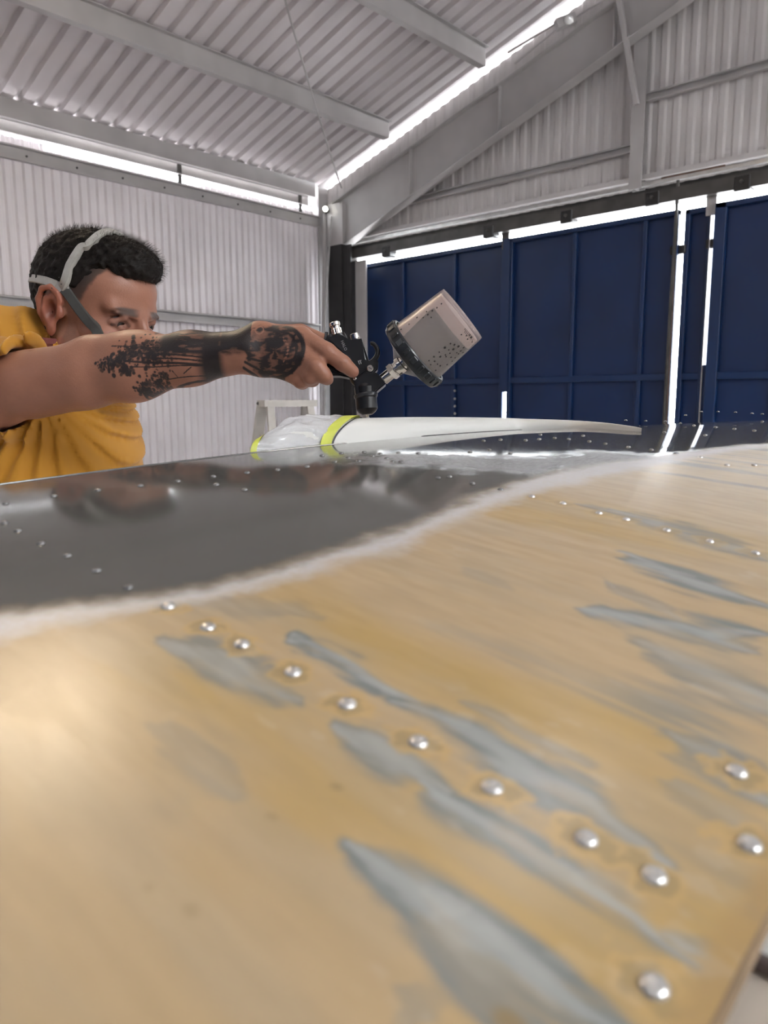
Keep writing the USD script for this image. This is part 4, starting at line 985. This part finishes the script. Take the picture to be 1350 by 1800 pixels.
ear = onhead & (hq > .0715) & (np.abs(hp_[:, 2]) < .05) & (hp_[:, 0] < .012) & (hp_[:, 0] > -.045)
blend(ear.astype(float), (0.33, 0.11, 0.068), .75)
blend(onhead * sstep(.02, .06, hp_[:, 0]) * sstep(.03, -.03, hp_[:, 2]), (0.31, 0.13, 0.088), .5)
conch_shade = onhead * sstep(.014, .005, np.linalg.norm((np.stack([hp_[:, 0], hq, hp_[:, 2]], 1) - np.array([-.012, .0765, -.003])) * np.array([1, .6, .75]), axis=1))
blend(conch_shade, (0.13, 0.032, 0.022), .75)  # recess shade painted into the hollow of the ear
brow = onhead * sstep(.0075, .0045, np.abs(hp_[:, 2] - (.0155 - .10 * np.maximum(hq - .036, 0))) + .12 * np.maximum(hq - .04, 0)) * sstep(.007, .024, hq) * sstep(.058, .042, hq) * (hp_[:, 0] > .05)
blend(brow, (0.035, 0.022, 0.016), .9)
lash = np.full(len(BV), 9.0); qq = np.stack([hp_[:, 0], hq, hp_[:, 2]], 1)
for a_, b_ in (((.0765, .047, -.0065), (.0885, .033, .0005)), ((.0885, .033, .0005), (.0855, .020, -.005))): lash = np.minimum(lash, cap(qq, a_, b_, 0, 0))
blend(onhead * sstep(.0036, .0018, lash), (0.02, 0.012, 0.01), .85)
socket_shade = onhead * sstep(.016, .008, np.hypot((hq - .033) * .7, hp_[:, 2] + .001)) * (hp_[:, 0] > .05)
blend(socket_shade, (0.19, 0.085, 0.06), .6)  # eye socket shadow painted into the skin colour
beard = onhead * sstep(-.045, -.065, hp_[:, 2] + .25 * np.maximum(.03 - hp_[:, 0], 0)) * (hp_[:, 0] > -.035) * (hp_[:, 2] > -.13)
side_b = onhead * sstep(.012, .006, np.abs(hp_[:, 0] - .016)) * sstep(.03, -.03, hp_[:, 2]) * (hp_[:, 2] > -.09) * (hq > .04)
blend(np.maximum(beard * .75, side_b * .55) * (.6 + .6 * bn(500, 72, 2)), (0.07, 0.042, 0.03), .8)
# cropped sides and hairline: dark stubble fading at the temple
hz = hp_[:, 2]; hx = hp_[:, 0]
hairline = np.minimum(np.interp(hx, [-.12, -.06, -.04, -.02, .015, .03, .045, .06, .075, .1], [-.075, -.07, -.05, .03, .015, .018, .045, .072, .083, .09]), .2)
stub = onhead * sstep(-.004, .010, hz - hairline + (bn(160, 73) - .5) * .012) * (~ear)
fade = sstep(.0, .05, hz - hairline)
blend(stub, (0.030, 0.020, 0.015), 1.0)
blend(stub * (1 - fade) * sstep(-.02, .02, hx), (0.11, 0.06, 0.045), .5)
# tattoo on the facing side of the forearm and the back of the hand
face = sstep(-.25, .10, BN @ E3) * (al[:, 2] > -.16) * (PX_ > 140) * (~onhead)
ink = np.zeros(len(BV))
near = (PX_ > 140) & (PX_ < 560) & (PY_ > 560) & (PY_ < 720)
X_, Y_ = PX_[near], PY_[near]; K = np.zeros(near.sum())
wob = (meshkit.fbm(np.stack([X_ / 9, Y_ / 9, X_ * 0], -1), 3, 80) - .5)
rt = random.Random(3)
def crown(pts, n, r0, r1):
    global K
    for _ in range(n):
        (x0, y0, sx, sy) = rt.choice(pts); cx, cy = rt.gauss(x0, sx), rt.gauss(y0, sy); r = rt.uniform(r0, r1)
        d = np.hypot(X_ - cx, Y_ - cy) + wob * 3.0; K = np.maximum(K, rt.uniform(.65, 1) * sstep(r, r * .55, d))
crown([(190, 636, 9, 5), (210, 634, 9, 8), (225, 620, 12, 10), (245, 612, 14, 12), (265, 606, 16, 10), (228, 648, 6, 4), (285, 622, 12, 10), (270, 625, 14, 10), (300, 610, 16, 8)], 620, 1.8, 4.6)
crown([(250, 678, 8, 4), (262, 670, 10, 8), (278, 676, 10, 7), (290, 662, 8, 7), (268, 684, 10, 4)], 260, 1.7, 4.0)
def line(a, b, w, st=1.0):
    global K
    a, b = np.array(a, float), np.array(b, float); d = b - a; t = np.clip(((X_ - a[0]) * d[0] + (Y_ - a[1]) * d[1]) / (d @ d), 0, 1)
    q = np.hypot(X_ - a[0] - t * d[0], Y_ - a[1] - t * d[1]); K = np.maximum(K, st * sstep(w, w * .45, q + wob * .8))
for a, b, w in (((225, 632), (370, 642), 2.6), ((250, 618), (370, 630), 2.2), ((280, 600), (370, 612), 2.0), ((260, 626), (370, 636), 2.0), ((240, 642), (368, 643), 1.5), ((200, 604), (300, 610), 1.3), ((295, 675), (370, 662), 1.6), ((300, 662), (370, 657), 1.1), ((330, 655), (345, 645), 1.0), ((300, 592), (365, 600), 1.8), ((318, 660), (310, 650), 1.0)): line(a, b, w)
n_a = meshkit.fbm(np.stack([X_ / 30, Y_ / 5, X_ * 0], -1), 4, 81); n_b = meshkit.fbm(np.stack([X_ / 7, Y_ / 7, X_ * 0], -1), 4, 82)
K = np.maximum(K, sstep(345, 372, X_) * sstep(408, 388, X_) * .96)                             # dark band
K = np.maximum(K, sstep(268, 300, X_) * sstep(475, 450, X_) * sstep(632, 618, Y_ + wob * 8) * (.55 + .45 * sstep(.38, .52, n_a)))
K = np.maximum(K, sstep(385, 400, X_) * sstep(470, 450, X_) * sstep(630, 612, Y_ + wob * 6) * .9)
# the beast's head across the wrist and the back of the hand: mane in bands, muzzle dark, teeth pale
cx, cy = 492.0, 622.0
u2, v2 = (X_ - cx) / 52, (Y_ - cy) / 46; r2 = np.hypot(u2, v2); an = np.arctan2(v2, u2)
mane = .5 + .5 * np.sin(an * 5 + r2 * 9 + wob * 4 + n_a * 7)
inb = sstep(1.06, .92, r2 + wob * .25) * (X_ > 425)
K = np.where(inb > 0, np.maximum(K * (X_ < 450), inb * (.42 + .5 * sstep(.15, .8, mane * .6 + n_b * .5))), K)
rings = sstep(.10, .05, np.abs(r2 - .93)) * (u2 > -.2); K = np.maximum(K, rings * .95 * sstep(-.9, -.5, v2 + u2))
rings2 = sstep(.07, .03, np.abs(r2 - .72 + wob * .1)) * (u2 > 0); K = np.maximum(K, rings2 * .9)
muz = sstep(1.25, .55, np.hypot((X_ - 490 + wob * 14) / 24, (Y_ - 614 + n_b * 10) / 13)); K = np.maximum(K, muz * .95)
for ex, ey, er in ((464, 586, 4.5),):
    q = np.hypot(X_ - ex, Y_ - ey); K = np.maximum(K, sstep(er, er * .7, q)); K = K * (1 - .8 * sstep(1.5, .5, np.abs(q - er - 2.4)))
teeth = sstep(2.6, 1.6, np.abs(np.hypot((X_ - 490) / 1.0, (Y_ - 622) / 1.0) - 24)) * (X_ > 505) * (np.sin(Y_ * 1.1) > -.2); K = K * (1 - .75 * teeth)
for a, b in (((440, 640), (470, 655)), ((445, 634), (475, 640)), ((436, 648), (462, 664)), ((470, 655), (520, 660)), ((478, 664), (505, 668))): line(a, b, 3.0, .9)
K = K * sstep(566, 552, X_ + (Y_ < 600) * 6) * np.where(X_ > 450, sstep(1.16, 1.04, r2 + wob * .2), 1)
ink[near] = np.clip(K, 0, 1)
blend(np.clip(ink * 1.15, 0, 1) * face, (0.010, 0.010, 0.011), .97)
# knuckles, nails
for ch in FING: 
    for q in ch[1:2]: blend(sstep(.012, .004, np.linalg.norm(BV - q, axis=1)), (0.31, 0.13, 0.09), .35)
blend(sstep(.0115, .004, np.linalg.norm(BV - FING[0][3], axis=1)), (0.36, 0.15, 0.11), .6)
plain('skin_base', (0.5, 0.3, 0.2))
mat_('skin', {'c': ('attribute', {'attribute': 'paint'}), 'tc': ('texture_coordinate', {}), 'n': ('noise_texture', {'scale': 420.0, 'detail': 2.0}), 'b': ('bump', {'strength': 0.2, 'distance': 0.001}),
              'p': ('principled_bsdf', {'roughness': 0.43, 'specular_ior_level': 0.42})},
     [('c.color', 'p.base_color'), ('tc.object', 'n.vector'), ('n.fac', 'b.height'), ('b.normal', 'p.normal')])
feet = np.array([TC[0], TC[1], 0.0])
man = thing('person', 'dark-haired man in a mustard t-shirt, tattooed arm stretched out holding a spray gun', 'person', feet)
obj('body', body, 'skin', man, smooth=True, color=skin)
for s in (1, -1):
    ey = obj('eye', trimesh.creation.icosphere(3, .0122).apply_translation((0, 0, 0)), 'eye_white', man, smooth=True) if False else None
    c = hw_(.0722, s * .033, -.0028)
    m = trimesh.creation.icosphere(3, .0118); m.apply_translation(c)
    ey = obj('eye', m, 'eye_white', man, smooth=True)
    g = HX * .93 + HY * .12 - HZ * .30; g /= np.linalg.norm(g)
    obj('iris', lathe([(-.0016, .0070), (.0002, .0066), (.0008, .0040), (.001, .0004)], c + g * .0112, g, 18), 'eye_iris', ey)
# ---- hair: a dense cap with strands
def hair_sdf(P):
    p = hl(P)
    d = ell(p, (-.016, 0, .038), (.098, .0785, .092))
    d = smin(d, ell(p, (.045, 0, .088), (.050, .050, .034)), .03)
    d = smin(d, ell(p, (.074, 0, .083), (.028, .043, .024)), .02)
    d = d + (meshkit.fbm(P * 120, 3, 91) - .5) * .010
    x, y, z = p[:, 0], np.abs(p[:, 1]), p[:, 2]
    line_ = np.interp(x, [-.12, -.08, -.05, -.035, -.01, .02, .034, .046, .06, .075, .1, .12], [-.052, -.045, -.02, .036, .034, .036, .05, .066, .074, .066, .066, .07])
    return np.maximum(d, (line_ - z) + (meshkit.fbm(P * 200, 2, 92) - .5) * .008)
hb = np.array([hw_(a, b, c) for a in (-.13, .12) for b in (-.1, .1) for c in (-.07, .14)]); hlo, hhi = tol(hb).min(0), tol(hb).max(0)
hair = nets(fl(hair_sdf), hlo, hhi, 0.0026); hair.vertices = hair.vertices @ LB + LO
plain('hair_dark', (0.009, 0.0065, 0.005), 0.6, spec=0.2)
hm = obj('hair', hair, 'hair_dark', man, smooth=True)
hv, hn = np.asarray(hair.vertices), np.asarray(hair.vertex_normals)
sel = rng.choice(len(hv), 15000)
base = hv[sel] - hn[sel] * .003; hlp = hl(base.astype(np.float32))
ln_ = (.006 + .007 * sstep(.06, .11, hlp[:, 2])) * rng.uniform(.5, 1.3, len(sel)); ln_ = np.where(hlp[:, 2] < .05, ln_ * .6, ln_)
dr = hn[sel] * .8 + HX * (.45 * sstep(-.02, .06, hlp[:, 0]) - .25)[:, None] + HZ * .15 + rng.normal(0, .28, (len(sel), 3))
dr /= np.linalg.norm(dr, axis=1, keepdims=True)
pts = np.stack([base, base + dr * ln_[:, None] * .5, base + dr * ln_[:, None] + HX * (ln_ * .25)[:, None] - HZ * (ln_ * .12)[:, None]], 1).reshape(-1, 3)
cp_ = unique(hm, 'strands'); cv = UsdGeom.BasisCurves.Define(stage, cp_); cv.CreateTypeAttr('linear')
cv.CreatePointsAttr(Vt.Vec3fArray.FromNumpy((pts - feet).astype(np.float32))); cv.CreateCurveVertexCountsAttr(Vt.IntArray([3] * len(sel)))
cv.CreateWidthsAttr(Vt.FloatArray.FromNumpy(np.tile(np.array([.00024, .0002, .00008], np.float32), len(sel)))); cv.SetWidthsInterpolation('vertex')
UsdShade.MaterialBindingAPI.Apply(cv.GetPrim()).Bind(MATS['hair_dark']); setdata(cv.GetPrim(), kind='stuff')
# ---- t-shirt
TW = W(70, 905, 1.28)                                  # waist middle
def shirt_core(P, g=0.0):
    q = P.copy(); fw = right_h * .97 + toward * .24; sd = np.cross(up0, fw)
    def tl(c): r = P - np.asarray(c, np.float32); return np.stack([r @ fw, r @ sd, r[:, 2]], 1).astype(np.float32)
    chest = NB * .0 + W(72, 735, 1.27)
    d = ell(tl(chest), (0, 0, 0), (.118 + g, .185 + g, .20))
    d = smin(d, ell(tl(W(92, 815, 1.27)), (0, 0, 0), (.120 + g, .175 + g, .17)), .05)
    d = smin(d, ell(tl(TW), (0, 0, -.04), (.115 + g, .17 + g, .22)), .06)
    d = smin(d, cap(P, NB - [0, 0, .035], TH * .75 + NB * .25, .056 + g, .066 + g), .04)
    d = smin(d, cap(P, NB - [0, 0, .035], SH_L, .056 + g, .066 + g), .04)
    return d
SLV = W(38, 682, 1.06)                                # sleeve opening
sl_d = (A_E - TH) / np.linalg.norm(A_E - TH); sl_d = sl_d - E2 * .45; sl_d /= np.linalg.norm(sl_d)
LSL = SH_L + (np.array([0, 0, -.24]) + right_h * .03)
def shirt_sdf(P):
    d = shirt_core(P, .006)
    def tubecut(a, b, ra, rb):
        u = (b - a) / np.linalg.norm(b - a)
        return np.maximum(cap(P, a, b + u * .05, ra, rb), (P - b.astype(np.float32)) @ u.astype(np.float32))
    slp = np.maximum(cap(P, TH - E1 * .02, SLV + (A_E - A_S) * .5, .074, .068), (P - SLV.astype(np.float32)) @ sl_d.astype(np.float32))
    d = smin(d, slp, .02)
    d = smin(d, tubecut(SH_L, LSL, .068, .066), .02)
    # folds gathered under the arm, running down
    r = P - np.asarray(W(110, 735, 1.17), np.float32); a = np.arctan2(r @ right_h.astype(np.float32), -r[:, 2] + .03)
    rad = np.linalg.norm(r, axis=1)
    amp = .0050 * sstep(-.02, .10, rad) * sstep(.50, .15, rad)
    d = d + amp * np.sin(a * 26 + 2.5 * meshkit.fbm(P * 9, 2, 95)) + .003 * (meshkit.fbm(P * 22, 3, 96) - .5)
    r2_ = P - SLV.astype(np.float32); d = d + .0016 * np.sin(r2_ @ (E2 * 120 + E1 * 75).astype(np.float32)) * sstep(.16, .04, np.linalg.norm(r2_, axis=1))
    hem = 0.93 - P[:, 2]; d = np.maximum(d, hem)
    d = np.maximum(d, -(arm_sdf(P, .004)))
    d = np.maximum(d, -(cap(P, NB + (HO - NB) * -.12, HO, .062, .062)))
    return d
slo = tol(np.array([W(-170, 590, 1.15), W(260, 1330, 1.3), W(0, 600, 1.02), W(60, 700, 1.58), W(-170, 1330, 1.5)])); 
shirt = nets(fl(shirt_sdf), slo.min(0) - .02, slo.max(0) + .03, 0.0042); smooth_(shirt, 3); shirt.vertices = shirt.vertices @ LB + LO
mat_('shirt', {'tc': ('texture_coordinate', {}), 'n': ('noise_texture', {'scale': 900.0, 'detail': 2.0}), 'b': ('bump', {'strength': 0.15, 'distance': 0.0006}), 'r': ('rgb_ramp', {'ramp': [(0.3, (0.40, 0.175, 0.010)), (0.7, (0.48, 0.22, 0.013))]}),
               'n2': ('noise_texture', {'scale': 9.0, 'detail': 3.0}), 'p': ('principled_bsdf', {'roughness': 0.85, 'sheen_weight': 0.15})},
     [('tc.object', 'n.vector'), ('tc.object', 'n2.vector'), ('n.fac', 'b.height'), ('n2.fac', 'r.fac'), ('r.color', 'p.base_color'), ('b.normal', 'p.normal')])
obj('t_shirt', shirt, 'shirt', man, smooth=True)
nk = up0 + fwd * .10; nk /= np.linalg.norm(nk); nu, nv_, _ = frame_to(nk)
cr = np.array([W(118, 606, 1.222) + (math.cos(t) * nu + math.sin(t) * nv_) * (.074 + .003 * math.cos(2 * t)) for t in np.linspace(0, 2 * np.pi, 48)])
obj('collar', tube(cr, .0085, 10), 'collar_red', man, label='dark red collar band')
# left forearm and hand, hanging behind
def larm(P):
    el = LSL + np.array([0, 0, -.06]) + right_h * .02; wr_ = el + np.array([0, 0, -.12]) + right_h * .20 - toward * .0
    d = cap(P, LSL + [0, 0, .05], el, .047, .043); d = smin(d, cap(P, el, wr_, .043, .028), .03)
    pm = wr_ + right_h * .08 - up0 * .045; d = smin(d, cap(P, wr_, pm, .026, .024), .02)
    for k in range(4):
        o = toward * (.030 - .02 * k); a = pm + o * .8; b = a + right_h * .035 - up0 * .030; c = b + right_h * .008 - up0 * (.034 - .004 * abs(k - 1.5))
        d = smin(d, smin(cap(P, a, b, .0095, .0088), cap(P, b, c, .0088, .0075), .003), .005)
    t0 = wr_ + right_h * .03 + toward * .03 - up0 * .01; d = smin(d, cap(P, t0, t0 + right_h * .05 + toward * .012 - up0 * .035, .011, .009), .008)
    return d
lb_ = tol(np.array([LSL + [.25, .25, .1], LSL + [-.15, -.15, -.45], LSL + right_h * .4 - up0 * .35, LSL + [0, 0, .1]]))
la = nets(fl(larm), lb_.min(0) - .08, lb_.max(0) + .08, 0.0034); smooth_(la, 4); la.vertices = la.vertices @ LB + LO
obj('left_forearm', la, 'skin', man, smooth=True, color=np.tile(np.array([0.30, 0.134, 0.084]), (len(la.vertices), 1)))
# trousers and shoes
def legs(P):
    hipc = np.array([TW[0], TW[1], .93]); d = None
    for s in (-1, 1):
        h_ = hipc + toward * .085 * s; kn_ = np.array([h_[0], h_[1], .50]) + right_h * .03 + toward * .02 * s; an_ = np.array([h_[0], h_[1], .07]) + toward * .03 * s - right_h * .02
        g = smin(cap(P, h_, kn_, .092, .064), cap(P, kn_, an_, .064, .052), .03); d = g if d is None else smin(d, g, .03)
    d = smin(d, cap(P, hipc + toward * .07 + [0, 0, .04], hipc - toward * .07 + [0, 0, .04], .105, .105), .04)
    return np.maximum(d + .004 * (meshkit.fbm(P * 14, 3, 97) - .5), .035 - P[:, 2])
lg = nets(legs, (TW[0] - .32, TW[1] - .32, 0.0), (TW[0] + .32, TW[1] + .32, 1.12), 0.008); smooth_(lg, 3)
obj('trousers', lg, 'jeans', man, smooth=True)
for s in (-1, 1):
    a = np.array([TW[0], TW[1], .0]) + toward * .115 * s - right_h * .05
    m = trimesh.Trimesh(*_hull(np.array([a + right_h * (.26 * (i / 11)) + toward * w * (.045 if 2 < i else .036) * (1 - .4 * (i > 9)) + up0 * z * (.095 if i < 5 else .07 - .004 * i) for i in range(12) for w in (-1, -.6, .6, 1) for z in (0, .75 if abs(w) > .7 else 1)])), process=False)
    obj('shoe', m, 'shoe', man)

# ---- respirator harness worn on the head
resp = thing('respirator', "pale grey respirator head harness with a dark cheek strap on the man's head", 'respirator', hw_(0, 0, .1))
def on_head(x, y, z, off=.004):
    """push a head-frame direction out to the hair / skin surface"""
    c = np.array([-.012, 0, .02]); d = np.array([x, y, z]) - c; d /= np.linalg.norm(d)
    t = np.linspace(.03, .16, 260); P = (hw_(*c) + (t[:, None] * (d @ HB)))
    s = np.minimum(head_sdf(P.astype(np.float32)), hair_sdf(P.astype(np.float32)))
    i = np.argmax(s > 0); return P[i] + (d @ HB) * off
def band(ctrl, wid, th_, off=.003, n=40):
    ctrl = np.array(ctrl, float); sp_ = CubicSpline(np.linspace(0, 1, len(ctrl)), ctrl)(np.linspace(0, 1, n))
    P = np.array([on_head(*c, off) for c in sp_])
    for _ in range(3): P[1:-1] = (P[:-2] + 2 * P[1:-1] + P[2:]) / 4
    T = np.gradient(P, axis=0); T /= np.linalg.norm(T, axis=1, keepdims=True)
    cc = hw_(-.012, 0, .02); Nn = P - cc; Nn -= T * (Nn * T).sum(1)[:, None]; Nn /= np.linalg.norm(Nn, axis=1, keepdims=True); Sd = np.cross(T, Nn)
    w = np.broadcast_to(np.interp(np.linspace(0, 1, n), np.linspace(0, 1, len(np.atleast_1d(wid))), np.atleast_1d(wid)), n)[:, None]
    V = np.concatenate([P + Sd * w / 2, P + Sd * w * .42 + Nn * th_, P - Sd * w * .42 + Nn * th_, P - Sd * w / 2, P - Sd * w / 2 - Nn * .006, P + Sd * w / 2 - Nn * .006])
    F = []; a = np.arange(n - 1)
    for k in range(6):
        p, q = k * n, ((k + 1) % 6) * n; F += [np.stack([p + a, p + a + 1, q + a + 1], 1), np.stack([p + a, q + a + 1, q + a], 1)]
    e0 = np.arange(6) * n; F += [np.array([[e0[0], e0[i], e0[i + 1]] for i in range(1, 5)]), np.array([[e0[0] + n - 1, e0[i + 1] + n - 1, e0[i] + n - 1] for i in range(1, 5)])]
    m = trimesh.Trimesh(V, np.vstack(F), process=False); m.fix_normals(); return m
def head_hit(px, py):
    d = ray(px, py); t = np.linspace(1.0, 1.32, 700); P = EYE + t[:, None] * d
    s = np.minimum(head_sdf(P.astype(np.float32)), hair_sdf(P.astype(np.float32))); i = np.argmax(s < .001)
    return hl(P[i:i + 1].astype(np.float32))[0].astype(float)
mir = lambda q: np.array([q[0], -q[1], q[2]])
c1 = [head_hit(*q) for q in ((110, 507), (117, 488), (122, 470), (131, 452), (146, 435), (163, 425))]
topc = np.array([c1[-1][0] + .004, 0, .16])
obj('head_cradle', band(c1 + [topc] + [mir(q) for q in c1[::-1]], [.0125, .0115, .0135, .0115, .0125], .0026, .0035, 70), 'strap_grey', resp, smooth=40)
c2 = [head_hit(*q) for q in ((113, 510), (100, 503), (90, 498), (83, 495))]
backc = np.array([-.13, 0, c2[-1][2] - .004])
obj('head_cradle', band(c2 + [backc] + [mir(q) for q in c2[::-1]], [.020, .0135, .013, .0135, .020], .0026, .0035, 50), 'strap_grey', resp, smooth=40)
c3 = [head_hit(*q) for q in ((113, 508), (124, 522), (140, 545), (158, 568), (172, 586))]
mouth = np.array([.075, .045, -.066])
for sgn in (1, -1):
    cc = [q * np.array([1, sgn, 1]) for q in c3 + [mouth]]
    obj('cheek_strap', band(cc, [.0155], .0018, .0025, 40), 'strap_dark', resp, smooth=40, label='dark elastic cheek strap')
def mask_sdf(P):
    p = hl(P); d = smin(ell(p, (.088, 0, -.070), (.040, .046, .036)), cap(p, (.100, 0, -.045), (.118, 0, -.018), .020, .010), .015)
    d = smin(d, ell(p, (.128, 0, -.074), (.020, .022, .020)), .01)
    return np.maximum(d, -(head_sdf(P) - .0015))
mb = tol(np.array([hw_(a, b, c) for a in (.02, .16) for b in (-.07, .07) for c in (-.12, .02)]))
mk = nets(fl(mask_sdf), mb.min(0), mb.max(0), .0026); smooth_(mk, 3); mk.vertices = mk.vertices @ LB + LO
obj('facepiece', mk, 'facepiece', resp, smooth=True)
for sgn in (1, -1):
    c = hw_(.098, sgn * .042, -.072)
    obj('filter', lathe([(0, .016), (.004, .024), (.014, .026), (.018, .020)], c, HY * sgn + HX * .35 - HZ * .15, 28), 'strap_dark', resp)
    c = hw_(*(c1[0] * np.array([1, sgn, 1]))); n_ = HY * sgn
    for a, b in ((-.006, -.004), (.004, .004), (-.001, .012)):
        q = on_head(*(c1[0] * np.array([1, sgn, 1]) + np.array([a, 0, b])), .0058)
        obj('adjuster_hole', lathe([(0, .0011), (.0006, .0009)], q, n_, 8), 'strap_dark', resp)
